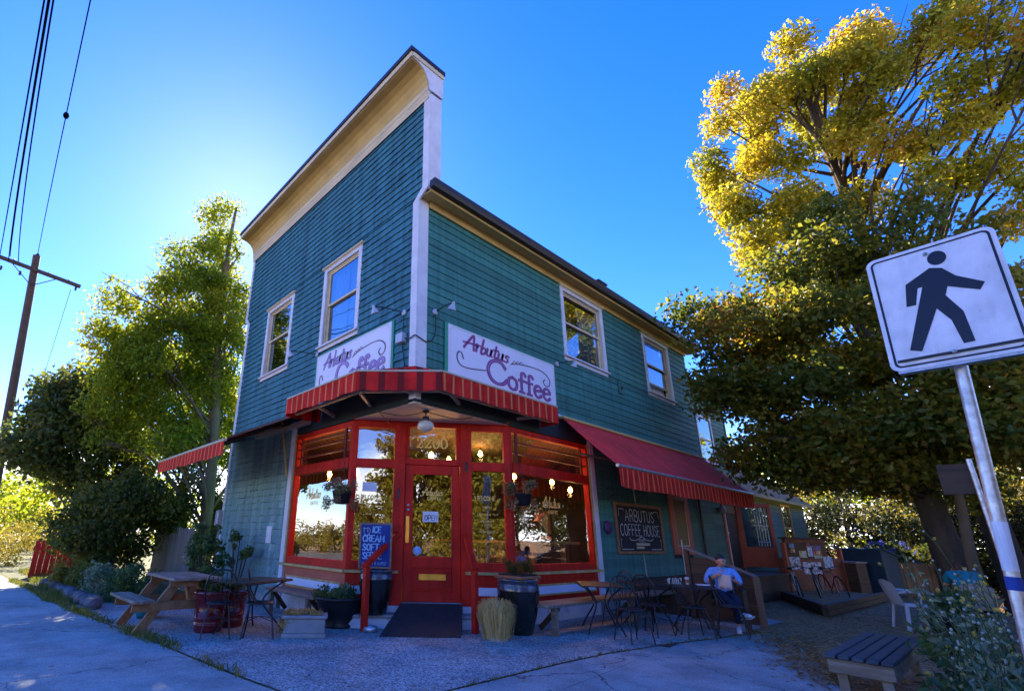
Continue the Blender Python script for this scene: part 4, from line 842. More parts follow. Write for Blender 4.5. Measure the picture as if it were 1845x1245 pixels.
# ---------------------------------------------------------------- the two shop signs
def shop_sign(F, u0, u1, z0, z1, label, lett, outl, sw):
    t = thing('shop_sign', label, 'sign')
    part('board', M['signwhite'], [(u0,u1,.045,.066,z0,z1)], F, t, .003); part('sign_edge', M['signgreen'], [(u0-.07,u0-.001,.025,.055,z0,z1+.02),(u1+.001,u1+.05,.025,.055,z0,z1+.02),(u0,u1,.025,.055,z1+.001,z1+.03),(u0,u1,.02,.044,z0,z1)], F, t)
    w, h = u1-u0, z1-z0; fn = fA(F,.068)
    k = .035; c = .05
    bd = [(u0+k+c,z1-k),(u1-k-c,z1-k),(u1-k-c,z1-k-c),(u1-k,z1-k-c),(u1-k,z0+k),(u0+k,z0+k),(u0+k,z1-k-c),(u0+k+c,z1-k-c),(u0+k+c,z1-k)]
    ribbons([bd], .007, fn, 0).build('border_line', M['gold'], t)
    U = lambda a: u0+a*w; Z = lambda b: z0+b*h
    s1, _ = word_strokes('Arbutus', SCRIPT, U(.12), Z(.635), h*.30, .22, wscale=(w*.40/(h*.30))/2.85)
    ribbons(s1, .068, fn, 0, .6).build('lettering', outl, t); ribbons(s1, .038, fn, .002, .55).build('lettering', lett, t)
    s2, w2 = word_strokes('C', SERIF, U(.31), Z(.12), h*.47, 0, wscale=(w*.2/(h*.47))/.86)
    s3, _ = word_strokes('offee', SERIF, U(.50), Z(.10), h*.44, 0, wscale=(w*.44/(h*.44))/2.42)
    for s, a in ((s2,1.0),(s3,.9)):
        ribbons(s, .105*a, fn, .0035, .6).build('lettering', outl, t); ribbons(s, .078*a, fn, .0055, .55).build('lettering', lett, t); ribbons(s, .016*a, fn, .0075, .6).build('lettering', M['violet'], t)
    sw_ = [(U(.115),Z(.40)),(U(.10),Z(.50)),(U(.075),Z(.50)),(U(.065),Z(.38)),(U(.09),Z(.26)),(U(.16),Z(.24)),(U(.30),Z(.31))]
    ribbons([[(p.x,p.y) for p in smooth_path(sw_,6)]], .035, fn, .0016, .6).build('swash', sw, t)
    sw2 = [(U(.535),Z(.63)),(U(.60),Z(.69)),(U(.75),Z(.74)),(U(.87),Z(.72)),(U(.935),Z(.60)),(U(.93),Z(.46)),(U(.89),Z(.42)),(U(.865),Z(.50)),(U(.885),Z(.56))]
    ribbons([[(p.x,p.y) for p in smooth_path(sw2,6)]], .034, fn, .0018, .6).build('swash', sw, t)
    sw3 = [[(U(.55+.035*i),Z(.665+.02*i)),(U(.57+.035*i),Z(.74+.015*i)),(U(.59+.035*i),Z(.70+.015*i))] for i in range(3)]
    ribbons(sw3, .02, fn, .0018, .7).build('swash', sw, t)
    return t
FA0 = Matrix.Identity(4); FA0[1][1] = -1
shop_sign(FA0, -3.20, -.60, 4.08, 5.06, 'white sign lettered Arbutus Coffee on the false-front wall', M['violet'], M['plum'], M['plum'])
shop_sign(FB, .70, 3.92, 4.08, 5.04, 'white sign lettered Arbutus Coffee on the side wall', M['purple'], M['pink'], M['plum'])

# gooseneck sign lamps
def gooseneck(base, out, along_, label, reach=.55, side=.12):
    t = thing('sign_lamp', label, 'lamp', (0,0,0), 0, 'sign lamps above the shop signs')
    b = Vector(base); o = Vector(out); a = Vector(along_)
    q = MB(); rot = o.to_track_quat('Z','Y').to_matrix().to_4x4(); q.lathe([(0,0),(.06,0),(.06,.02),(.045,.035),(0,.04)], 14, M=Matrix.Translation(b) @ rot); q.build('mount', M['lampgrey'], t)
    q = MB(); p1 = b+o*.05; p2 = b+o*reach*.6+a*side*.7+Vector((0,0,.06)); p3 = b+o*reach+a*side+Vector((0,0,.05)); q.tube(smooth_path([p1,p2,p3],4),.011,6); q.build('arm', M['black'], t)
    hd = (Vector((0,0,-1))*.8-o*.35).normalized(); q = MB(); rot = hd.to_track_quat('Z','Y').to_matrix().to_4x4()
    q.lathe([(.022,-.02),(.03,.03),(.045,.05),(.075,.12),(.078,.13),(.068,.12),(.04,.06),(.0,.05)], 16, M=Matrix.Translation(p3) @ rot); q.build('lamp_shade', M['lampgrey'], t)
    return t
gooseneck((-.30,-.02,5.13),(0,-1,0),(-1,0,0),'jointed grey sign lamp by the corner board, over the false-front sign',.5,.25)
gooseneck((-3.30,-.02,5.16),(0,-1,0),(-1,0,0),'jointed grey sign lamp at the far end of the false-front sign',.5,.35)
gooseneck((.02,.40,5.17),(1,0,0),(0,1,0),'jointed grey sign lamp by the corner board, over the side-wall sign',.42,.05)
gooseneck((.02,4.10,5.12),(1,0,0),(0,1,0),'jointed grey sign lamp at the far end of the side-wall sign',.32,.25)
q = MB(); q.box(-.40,-.22,-.13,-.02,4.55,4.72); jb = q.build('junction_box', M['lampgrey'], None, bevel=.006); tag(jb, 'grey electrical junction box beside the white corner board', 'electrical box')
q = MB(); q.tube(smooth_path([(-.22,-.06,4.62),(-.1,-.06,4.58),(.04,-.055,4.60),(.055,.05,4.57),(.05,.22,4.55),(.05,.38,4.70),(.05,.40,5.12)],5),.010,6)
q.tube(smooth_path([(-.30,-.05,5.08),(-.29,-.05,4.9),(-.30,-.05,4.72)],4),.009,6); q.tube(smooth_path([(-.30,-.05,4.55),(-.27,-.05,4.35),(-.22,-.05,4.1)],4),.010,6); tag(q.build('power_cable', M['black']), 'black power cable looping round the corner board', 'cable')
# schoolhouse pendant over the door
gl = thing('porch_lamp', 'schoolhouse globe lamp hanging over the shop door', 'lamp')
gx, gy = -.28,.50
q = MB(); q.tube([(gx,gy,3.455),(gx,gy,3.33)],.012,8); q.lathe([(0,3.46),(.06,3.46),(.055,3.43),(.02,3.42)],14,(gx,gy,0)); q.lathe([(.02,3.36),(.055,3.35),(.065,3.30),(.06,3.28)],16,(gx,gy,0)); q.build('fitting', M['gutter'], gl)
q = MB(); q.lathe([(.055,3.28),(.115,3.255),(.14,3.21),(.145,3.17),(.12,3.135),(.07,3.10),(.03,3.085),(0,3.08)],24,(gx,gy,0)); q.build('shade', M['globe'], gl)
q = MB()
for pp in ([(gx,gy,3.44),(gx-.25,gy-.3,3.36),(gx-.6,gy-.55,3.44)],[(gx,gy,3.44),(gx+.2,gy+.5,3.37),(gx+.25,gy+.9,3.45)],[(gx-.6,gy-.55,3.44),(gx-.75,gy-.2,3.33),(gx-.85,gy-.1,3.43)]): q.tube(smooth_path(pp,6),.008,5)
tag(q.build('hanging_wire', M['black']), 'loose black wires drooping under the doorway soffit', 'cable')
# hook and hanging baskets
def basket(loc, label, seed):
    t = thing('hanging_basket', label, 'plant basket', loc, 0, 'hanging baskets on the door posts')
    q = MB(); q.lathe([(.0,0),(.10,.0),(.125,.02),(.165,.20),(.175,.21),(.165,.22),(.15,.20),(0,.19)],20); q.build('pot', M['blackpot'], t)
    q = MB(); 
    for a in (0,2.1,4.2): q.tube([(.16*math.cos(a),.16*math.sin(a),.21),(0,0,.62)],.003,4)
    q.tube(smooth_path([(0,0,.62),(0,.02,.68),(-.03,.0,.72),(-.12,.08,.70)],4),.006,5); q.build('hanger', M['black'], t)
    rg = random.Random(seed); bl = [((rg.uniform(-.22,.22),rg.uniform(-.22,.22),.24+rg.uniform(-.02,.14)),.09) for _ in range(12)] + [((math.cos(a)*.26,math.sin(a)*.26,.12-rg.random()*.16),.08) for a in [rg.uniform(0,6.28) for _ in range(9)]]
    leaf_cloud('dry_flowers', M['drybasket'], t, bl, 1500, .035, seed, 0)
    leaf_cloud('foliage', M['garden'], t, bl[:8], 350, .04, seed+1, 0)
    return t
basket((-1.50,-.30,1.90),'black hanging basket of dried flowers left of the shop door',31)
basket((.30,2.30,1.96),'black hanging basket of pink dried flowers right of the shop door',32)
for (u,z) in ((.87,2.14),(2.1,2.66)):
    q = MB(); q.box(u-.02,u+.02,.013,.02,z-.1,z+.07,FSC); q.tube(smooth_path([FSC@Vector((u,.02,z+.05)),FSC@Vector((u,.08,z+.07)),FSC@Vector((u,.10,z+.02))],4),.006,5); hk = q.build('wall_hook', M['black']); tag(hk, 'black iron hook on the red door post, '+('left' if u<1 else 'right')+' of the door', 'hook')
# chalkboard, plaque, notice, meter
cb = thing('chalkboard_sign', 'black chalkboard lettered Arbutus Coffee House under the side awning', 'sign')
part('board', M['chalkboard'], [(6.03,8.22,.03,.05,1.21,2.21)], FB, cb)
part('board_frame', M['cedar'], [(5.96,6.03,.03,.07,1.15,2.27),(8.22,8.29,.03,.07,1.15,2.27),(6.031,8.219,.03,.068,2.211,2.27),(6.031,8.219,.03,.068,1.15,1.209)], FB, cb)
ch = []
for txt, z, h, u0, u1 in (('ARBUTUS',1.87,.25,6.42,7.92),('COFFEE HOUSE',1.55,.25,6.16,8.14),('HOURS',1.41,.07,6.98,7.3)):
    _, w = word_strokes(txt, BLOCK, 0,0,1.0,0,.16); st, _ = word_strokes(txt, BLOCK, u0, z, h, 0, .16, (u1-u0)/(w*h)); ribbons(st,.018 if h>.1 else .008,fA(FB,.052)).build('lettering', M['chalk'], cb)
sw = [[(6.55,1.50),(6.62,1.45),(6.9,1.46),(7.12,1.53),(7.35,1.46),(7.62,1.45),(7.7,1.50)]]
for s in (1,-1):
    cx = 7.125-s*.0; X = lambda d: 7.125+s*d
    sw += [[(X(.99),1.98),(X(.99),2.13),(X(.78),2.13),(X(.74),2.10)],[(X(.96),1.45),(X(.99),1.48),(X(.99),1.25),(X(.45),1.25)]]
ribbons([[(p.x,p.y) for p in smooth_path(s,5)] for s in sw[:1]]+sw[1:],.014,fA(FB,.052)).build('chalk_border', M['chalk'], cb)
part('tape', M['creammetal'], [(6.83,7.5,.051,.055,1.335,1.39),(6.83,7.2,.051,.055,1.26,1.315)], FB, cb, 0)
q = MB(); q.bar((.028,7.25,.2),(.028,7.02,2.75),.02,.02); tag(q.build('wooden_stake', M['creammetal']), 'thin pale wooden stake behind the chalkboard', 'stake')
q = MB(); q.lathe([(0,.0),(.15,0),(.155,.008),(.15,.02),(0,.022)],28,M=Matrix.Translation((.03,5.64,1.70)) @ Matrix.Rotation(R(90),4,'Y')); pl = q.build('round_plaque', M['plaque']); tag(pl,'round purple plaque on the side wall next to the shop window','plaque')
part('notice_paper', M['paper'], [(uA(-4.88),uA(-4.63),.03,.034,1.20,1.55)], FA, thing('wall_notice','white paper notice pinned to the shingles left of the shopfront','notice'), 0)
em = thing('electricity_meter','grey electricity meter box at the left edge of the building','meter'); part('box', M['lampgrey'], [(uA(-7.80),uA(-7.62),.035,.17,1.55,1.95)], FA, em, .02); part('conduit', M['lampgrey'], [(uA(-7.73),uA(-7.69),.04,.08,.2,1.549)], FA, em)
# bracketed red flower shelves under the right awning
q = MB(); 
for y in (5.75,7.0): q.bar((.03,y,2.55),(.30,y,2.50),.02,.02); q.bar((.03,y,2.30),(.28,y,2.49),.015,.015)
tag(q.build('wall_bracket', M['black']), 'black iron plant brackets above the chalkboard', 'bracket')
# lights inside
def pendant(x, y, z, label, bulb=True):
    t = thing('pendant_bulb', label, 'lamp', (x,y,z), 0, 'lit pendant bulbs inside the shop')
    q = MB(); q.tube([(0,0,.09),(0,0,3.44-z)],.006,5); q.tube([(0,0,.05),(0,0,.11)],.02,8); q.build('cord', M['black'], t)
    q = MB(); q.lathe([(.018,.07),(.03,.05),(.05,.0),(.042,-.04),(.0,-.065)],12); q.build('bulb', M['bulb'], t)
    l = bpy.data.lights.new('bulb_light','POINT'); l.energy = 7; l.color = (1,.55,.22); l.shadow_soft_size = .05; lo = bpy.data.objects.new('bulb_light', l); link(lo, t); lo.location = (0,0,-.12)
    return t
for i, (x,y,z,l) in enumerate(((-3.95,.9,2.70,'glowing pendant bulb behind the left shop window'),(-2.85,.9,2.66,'glowing pendant bulb behind the left sidelight'),(-.9,3.62,2.68,'glowing pendant bulb behind the right mullion'),(-.9,5.01,2.68,'glowing pendant bulb in the middle of the right shop window'),(-.9,5.75,2.56,'glowing pendant bulb at the far end of the right shop window'),(-1.9,2.65,3.02,'glowing bulb seen under the 2200 numerals'),(-1.9,2.12,3.06,'glowing bulb seen left of the 2200 numerals'),(-1.9,3.68,3.28,'glowing bulb seen right of the 2200 numerals'))): pendant(x,y,z,l)
ct = thing('service_counter', 'wooden service counter inside the shop', 'counter'); q = MB(); q.box(-5.5,-2.6,5.6,6.3,.34,1.3); q.build('base', M['darkwood'], ct); q = MB(); q.box(-5.6,-2.5,5.5,6.35,1.301,1.36); q.build('top', M['honey'], ct)
ht = thing('window_bar_table', 'honey coloured window bar table inside the right shop window', 'table'); q = MB(); q.box(-.75,-.30,2.75,5.0,1.33,1.38); q.build('top', M['honey'], ht)
for y in (2.85,3.85,4.9):
    q = MB(); q.box(-.70,-.62,y-.04,y+.04,.34,1.329); q.build('leg', M['honey'], ht)
for y, lb in ((3.3,'wooden bar stool nearest the door, inside the right shop window'),(4.4,'wooden bar stool at the far end inside the right shop window')):
    t = thing('bar_stool', lb, 'stool', (-1.1,y,.34), 0, 'bar stools inside the shop'); q = MB(); q.lathe([(0,.70),(.17,.70),(.17,.74),(0,.745)],16); q.build('seat', M['honey'], t)
    for a in range(4):
        q = MB(); q.tube([(.1*math.cos(a*1.57+.8),.1*math.sin(a*1.57+.8),.70),(.19*math.cos(a*1.57+.8),.19*math.sin(a*1.57+.8),0)],.015,6); q.build('leg', M['honey'], t)
pf = thing('framed_picture','gold framed picture on the wall inside the shop','picture'); q = MB(); q.box(-4.6,-4.0,9.35,9.398,1.6,2.3); q.build('picture_frame', M['honey'], pf); q = MB(); q.box(-4.52,-4.08,9.34,9.349,1.68,2.22); q.build('picture', M['paper'], pf)
# ---------------------------------------------------------------- street furniture by the door
def hrail(pbase, wall_pt, label):
    t = thing('handrail', label, 'handrail'); q = MB(); x, y = pbase; q.box(x-.045,x+.045,y-.045,y+.045,0,.93); q.build('post', M['red'], t, bevel=.006)
    q = MB(); a = Vector((x,y,.97)); b = Vector(wall_pt); d = (b-a); d2 = d.normalized(); q.bar(a-d2*.07, b, .10, .075); q.build('rail', M['red'], t, bevel=.008)
hrail((-1.05,-.03), FSC @ Vector((.89,.03,1.46)), 'red wooden handrail and post left of the shop door')
hrail((.04,1.31), FSC @ Vector((2.07,.03,1.46)), 'red wooden handrail and post right of the shop door')
ramp = thing('door_ramp', 'black ribbed rubber mat over a ramp at the shop door', 'mat')
A0, A1 = FSC @ Vector((.96,.07,.345)), FSC @ Vector((2.0,.07,.345)); B0, B1 = Vector((-.56,-.10,.012)), Vector((.16,.86,.012))
q = MB(); q.add([A0,A1,B1,B0,(A0.x,A0.y,.0),(A1.x,A1.y,.0),(B1.x,B1.y,.0),(B0.x,B0.y,.0)], [(0,1,2,3),(0,3,7,4),(1,5,6,2),(3,2,6,7),(0,4,5,1)]); q.build('ramp_body', M['rubber'], ramp)
q = MB()
for i in range(46):
    t = (i+.5)/46; a = A0.lerp(A1,t*.96+.02); b = B0.lerp(B1,t*.96+.02); q.bar(a+Vector((0,0,.003)), b+Vector((0,0,.003)), .010, .008)
o = q.build('mat_ribs', M['rubber'], ramp); o['kind'] = 'stuff'
t = thing('dog_bowl','shiny metal dog bowl on the ground beside the door ramp','bowl',(-.98,.04,0)); q = MB(); q.lathe([(0,.01),(.10,.01),(.13,.0),(.105,.07),(.10,.075),(.09,.06),(.085,.02),(0,.018)],24); q.build('bowl', M['galv'], t)

def fluted_jar(loc, label, top, h=.62):
    t = thing('fluted_jar', label, 'planter', loc, 0, 'fluted black glazed jars by the door'); s = h/.62
    q = MB(); q.lathe([(0,0),(.15,0),(.165,.02),(.22,.22),(.255,.40),(.262,.50)],48,M=Matrix.Scale(s,4),flute=16,fd=.022); q.build('jar', M['glaze'], t)
    q = MB(); q.lathe([(.262,.502),(.258,.56),(.242,.60),(.262,.612),(.268,.625),(.255,.64),(.215,.63),(.2,.56),(0,.55)],48,M=Matrix.Scale(s,4),flute=16,fd=.008); q.build('rim', M['glazeblue'], t)
    return t
jl = fluted_jar((-1.20,.28,.20),'fluted black glazed jar under the blue chalkboard sign left of the door',None,.66)
jr = fluted_jar((.42,1.92,0),'fluted black glazed jar holding a square planter right of the door',None,.78)
sp_ = thing('square_planter','terracotta edged square planter with feathery green plant on the right jar','planter',(.42,1.92,.805)); q = MB(); q.box(-.27,.27,-.27,.27,0,.045); q.build('tray', M['terracotta'], sp_, bevel=.01); q = MB(); q.box(-.22,.22,-.22,.22,.046,.07); q.build('soil', M['soil'], sp_)
rg = random.Random(5); leaf_cloud('foliage', M['dkleaf'], sp_, [((rg.uniform(-.17,.17),rg.uniform(-.17,.17),.10+rg.uniform(0,.14)),.085) for _ in range(16)], 2600, .03, 40, 0, aspect=.25)
# blue chalkboard standing on the left jar
Fc = FSC @ Matrix.Translation((.50,.22,.885)) @ Matrix.Rotation(R(3),4,'Z') @ Matrix.Rotation(R(-7),4,'X')
bc = thing('menu_chalkboard','blue chalkboard offering Ice Cream and Soft Serve on the left jar','sign')
part('board', M['chalkblue'], [(-.24,.24,-.012,.0,.03,.70)], Fc, bc); part('board_frame', M['oldwood'], [(-.275,-.241,-.015,.012,0,.735),(.241,.275,-.015,.012,0,.735),(-.24,.24,-.015,.01,0,.029),(-.24,.24,-.015,.01,.701,.735)], Fc, bc)
for txt, u, z, h, w, gp in (('ICE',-.06,.575,.095,.022,.14),('CREAM',-.215,.43,.10,.022,.14),('SOFT',-.215,.29,.10,.022,.14),('SERVE',-.215,.155,.10,.020,.12),('VANILLA & MAPLE',-.22,.06,.045,.006,.1)):
    if 'X' in txt: continue
    ok = [c for c in txt if c == ' ' or c in BLOCK]; st, ww = word_strokes(''.join(ok), BLOCK, u, z, h, .05, gp); ribbons(st, w, fA(Fc,.002), thin=.8).build('lettering', M['paleblue'], bc)
q = MB(); q.lathe([(.02,.56),(.02,.63)],8); 
ribbons([[(-.20,.66),(-.20,.58)],[(-.22,.64),(-.16,.64)],[(-.14,.66),(-.14,.58)],[(-.12,.65),(-.09,.6),(-.12,.57)],[(-.2,.56),(-.15,.52),(-.11,.56)]],.008,fA(Fc,.002)).build('chalk_drawing', M['chalk'], bc)

def shrub(parent, m, blobs, n, size, seed, name='foliage', **k): return leaf_cloud(name, m, parent, blobs, n, size, seed, 0, **k)
# black bowl planter, stone trough, straw pot, maroon pots, teal pot
t = thing('bowl_planter','wide black bowl planter of green herbs left of the handrail','planter',(-1.62,-.13,0)); q = MB(); q.lathe([(0,0),(.24,0),(.25,.03),(.22,.06),(.32,.22),(.375,.36),(.385,.40),(.40,.41),(.40,.45),(.375,.45),(.36,.40),(0,.38)],36); q.build('bowl', M['blackpot'], t)
rg = random.Random(8); shrub(t, M['garden'], [((rg.uniform(-.3,.3),rg.uniform(-.3,.3),.45+rg.uniform(-.02,.1)),.10) for _ in range(16)]+[((-.36,-.2,.46),.13),((-.42,-.1,.42),.1)], 1500, .05, 41); shrub(t, M['weedleaf'], [((.1,.05,.52),.15),((.2,-.1,.5),.12)], 300, .05, 42, 'silver_leaves')
t = thing('stone_trough','mossy grey stone trough of dry grass beside the black bowl planter','planter',(-1.20,-.98,0),R(58)); q = MB(); q.box(-.31,.31,-.17,.17,0,.06); q.box(-.29,.29,-.15,.15,.061,.25); q.box(-.32,.32,-.18,.18,.251,.29); q.build('trough', M['concrete'], t, bevel=.008)
rg = random.Random(9); shrub(t, M['straw'], [((rg.uniform(-.26,.26),rg.uniform(-.12,.12),.30),.07) for _ in range(14)]+[((-.30,-.12,.2),.09),((-.31,-.1,.1),.06)], 1800, .055, 43, 'dry_grass', aspect=.15)
t = thing('straw_pot','pot overflowing with dry yellow grass in front of the right jar','planter',(.55,1.22,0)); q = MB(); q.lathe([(0,0),(.15,0),(.16,.02),(.20,.30),(.225,.31),(.225,.35),(.2,.35),(0,.33)],28); q.build('pot', M['stucco'], t)
rg = np.random.default_rng(4); V = []; F = []; hue = []
for i in range(2600):
    a = rg.uniform(0,6.283); r1 = .19*math.sqrt(rg.random()); out_ = .235+rg.normal(0,.03); up = .40+rg.random()*.10+rg.normal(0,.03); dn = up-.06-rg.random()*.42; w = .002+.003*rg.random(); k = len(V)
    c, s = math.cos(a), math.sin(a); tx, ty = -s*w, c*w; ob = max(.165, out_-.10*(up-dn)/.5)
    J = lambda q: tuple(v+rg.normal(0,.014) for v in q)
    P = [(c*r1*.8,s*r1*.8,.33),J((c*(r1*.6+out_*.4),s*(r1*.6+out_*.4),up)),J((c*out_,s*out_,up-.05)),J((c*ob,s*ob,max(.03,dn)))]
    for p in P: V += [(p[0]-tx,p[1]-ty,p[2]),(p[0]+tx,p[1]+ty,p[2])]
    F += [(k+2*j,k+2*j+1,k+2*j+3,k+2*j+2) for j in range(3)]; hue += [rg.random()]*3
me = bpy.data.meshes.new('dry_grass'); me.from_pydata(V,[],F); at = me.attributes.new('leaf','FLOAT','FACE'); at.data.foreach_set('value',hue); me.materials.append(M['straw']); o = bpy.data.objects.new('dry_grass',me); link(o,t)
def maroon_pot(loc, s, label, seed):
    t = thing('maroon_pot', label, 'planter', loc, 0, 'maroon glazed pots by the picnic table'); q = MB(); q.lathe([(r*s,z*s) for r,z in ((0,0),(.19,0),(.20,.02),(.205,.09),(.215,.095),(.215,.115),(.207,.12),(.212,.18),(.222,.185),(.222,.205),(.214,.21),(.235,.50),(.262,.515),(.262,.56),(.24,.56),(.225,.50),(0,.48))],32); q.build('pot', M['maroon'], t)
    rg = random.Random(seed); shrub(t, M['grass'], [((rg.uniform(-.16,.16)*s,rg.uniform(-.16,.16)*s,.56*s+rg.uniform(0,.08)),.07) for _ in range(10)], 700, .045, seed)
maroon_pot((-2.30,-1.98,0),1.0,'maroon glazed pot with banded foot in front of the picnic table',50); maroon_pot((-2.55,-1.55,0),.92,'maroon glazed pot tucked behind the nearer maroon pot',51)
t = thing('teal_pot','round teal glazed pot under the picnic table bench','planter',(-4.05,-2.40,0)); q = MB(); q.lathe([(0,0),(.14,0),(.22,.12),(.235,.2),(.20,.29),(.215,.31),(.215,.33),(.18,.33),(0,.30)],28); q.build('pot', M['tealglaze'], t)

# ---- picnic table
pt = thing('picnic_table','weathered wooden picnic table with attached benches by the garden','picnic table',(-3.0,-2.22,0),R(2))
for i in range(5):
    q = MB(); q.box(-.66,.66,-.36+i*.146,-.36+i*.146+.138,.70,.74); q.build('top_plank', M['oldwood'], pt, bevel=.005)
for s in (-1,1):
    for j in range(2):
        y = s*(.64+.145*j); q = MB(); q.box(-.66,.66,y-.068,y+.068,.42,.46); q.build('bench_plank', M['oldwood'], pt, bevel=.005)
for x in (-.46,.46):
    for s in (-1,1):
        q = MB(); q.bar((x,s*.22,.70),(x,s*.70,.0),.045,.13,(0,1,0)); q.build('leg', M['cedar'], pt)
    q = MB(); q.box(x+.024,x+.064,-.82,.82,.30,.42); q.build('bench_support', M['cedar'], pt); q = MB(); q.box(x+.024,x+.064,-.36,.36,.61,.70); q.build('top_support', M['cedar'], pt)
    q = MB(); q.bar((x*.9,0,.36),(x*.25,0,.69),.04,.07); q.build('brace', M['cedar'], pt)

# ---- benches against the walls
def wall_bench(label, F, u0, u1, v0, v1, z):
    t = thing('wall_bench', label, 'bench'); n = 2; w = (v1-v0)/n
    for i in range(n): part('seat_plank', M['oldwood'], [(u0,u1,v0+i*w,v0+(i+1)*w-.012,z-.045,z)], F, t, .005)
    k = max(2,int((u1-u0)/1.5))
    for i in range(k):
        u = u0+.25+(u1-u0-.5)*i/(k-1); q = MB(); q.box(u-.04,u+.04,v1-.12,v1-.04,0,z-.046,F); q.build('leg', M['oldwood'], t)
        q = MB(); q.bar(F@Vector((u+.1,v0+.02,.06)),F@Vector((u+.1,v1-.08,z-.06)),.05,.07); q.build('brace', M['darkwood'], t)
wall_bench('weathered plank bench against the wall left of the doorway', FA, uA(-3.85), uA(-1.95), .10, .46, .42)
wall_bench('long weathered plank bench along the side wall behind the tables', FB, 1.98, 7.3, .50, .95, .45)

# ---- bistro tables and chairs
def bistro_chair():
    t = thing('bistro_chair','x','chair')
    q = MB(); q.lathe([(0,.435),(.19,.435),(.20,.445),(.19,.455),(0,.458)],24); q.build('seat', M['black'], t)
    for sx in (-1,1):
        for sy in (-1,1):
            q = MB(); q.tube(smooth_path([(.12*sx,.13*sy,.44),(.15*sx,.17*sy,.30),(.19*sx,.22*sy,0)],4),.010,6); q.build('leg', M['black'], t)
    q = MB(); q.tube(smooth_path([(-.185,-.06,.44),(-.20,-.17,.62),(-.185,-.20,.78),(-.10,-.215,.875),(0,-.22,.895),(.10,-.215,.875),(.185,-.20,.78),(.20,-.17,.62),(.185,-.06,.44)],5),.011,6); q.build('back_hoop', M['black'], t)
    for i in range(5):
        x = -.12+.06*i; q = MB(); q.tube([(x*.9,-.16,.45),(x,-.20,.66),(x,-.215,.875 if abs(x)<.1 else .86)],.006,5); q.build('spindle', M['black'], t)
    q = MB(); q.tube(smooth_path([(-.155,-.17,.22),(0,0,.26),(.155,.17,.22)],4),.006,5); q.tube(smooth_path([(.155,-.17,.22),(0,0,.26),(-.155,.17,.22)],4),.006,5); q.build('stretcher', M['black'], t)
    return t
def bistro_table():
    t = thing('bistro_table','x','table')
    q = MB(); q.box(-.53,.53,-.33,.33,.705,.72); q.box(-.535,.535,-.335,-.32,.685,.704); q.box(-.535,.535,.32,.335,.685,.704); q.build('top', M['black'], t, bevel=.004)
    for sx in (-1,1):
        for sy in (-1,1):
            q = MB(); q.tube(smooth_path([(.44*sx,.26*sy,.70),(.20*sx,.12*sy,.52),(.15*sx,.10*sy,.38),(.28*sx,.2*sy,.18),(.42*sx,.28*sy,0)],5),.013,6); q.build('leg', M['black'], t)
    return t
ch0 = bistro_chair(); tb0 = bistro_table(); used = {}
def put(proto, label, x, y, rz, group):
    o = copy_tree(proto) if used.get(proto.name) else proto; used[proto.name] = 1
    o.location = (x,y,0); o.rotation_euler = (0,0,R(rz)); o['label'] = label; o['group'] = group
    return o
GC, GT = 'black metal bistro chairs', 'black metal bistro tables'
put(tb0,'black bistro table by the stone trough, left of the door',-1.95,-1.50,115,GT)
put(tb0,'black bistro table nearest the door on the right patio',1.05,3.30,-52,GT)
put(tb0,'black bistro table in the middle of the right patio row',1.30,4.45,-40,GT)
put(tb0,'black bistro table with coffee cup in front of the reading man',1.98,4.62,-60,GT)
put(ch0,'black hoop-back chair beside the stone trough',-1.52,-1.55,-25,GC)
put(ch0,'black hoop-back chair in front of the maroon pot',-1.80,-2.05,70,GC)
put(ch0,'black hoop-back chair nearest the camera on the right patio',1.80,2.85,-120,GC)
put(ch0,'black hoop-back chair pulled up to the middle patio table',1.72,3.72,-10,GC)
put(ch0,'black hoop-back chair tucked between bench and middle patio table',.95,4.05,160,GC)
put(ch0,'black hoop-back chair facing the reading man across his table',2.20,4.05,-40,GC)
put(ch0,'black hoop-back chair right beside the reading man',2.50,4.75,-75,GC)
# coffee cup and papers
t = thing('coffee_cup','paper coffee cup with brown sleeve and white lid on the table','cup',(1.87,4.82,.721)); q = MB(); q.lathe([(0,0),(.028,0),(.036,.10),(0,.10)],18); q.build('cup', M['paper'], t); q = MB(); q.lathe([(.0312,.03),(.0365,.085)],18); q.build('sleeve', M['cedar'], t); q = MB(); q.lathe([(.038,.101),(.039,.11),(.033,.115),(.03,.122),(0,.122)],18); q.build('lid', M['plastic'], t)
q = MB(); q.add([(1.62,4.62,.722),(1.80,4.75,.722),(1.83,4.70,.83),(1.66,4.56,.82)], [(0,1,2,3)]); q.add([(1.62,4.62,.722),(1.80,4.75,.722),(1.72,4.86,.80),(1.56,4.74,.79)],[(3,2,1,0)]); tag(q.build('folded_newspaper', M['paper']), 'folded newspaper propped on the table left of the coffee cup', 'newspaper')
q = MB(); q.box(-.14,.14,-.10,.10,0,.012,Matrix.Translation((2.12,4.93,.722)) @ Matrix.Rotation(.5,4,'Z')); tag(q.build('newspaper_stack', M['paper'], None, bevel=.003), 'flat folded newspaper on the table in front of the man', 'newspaper')

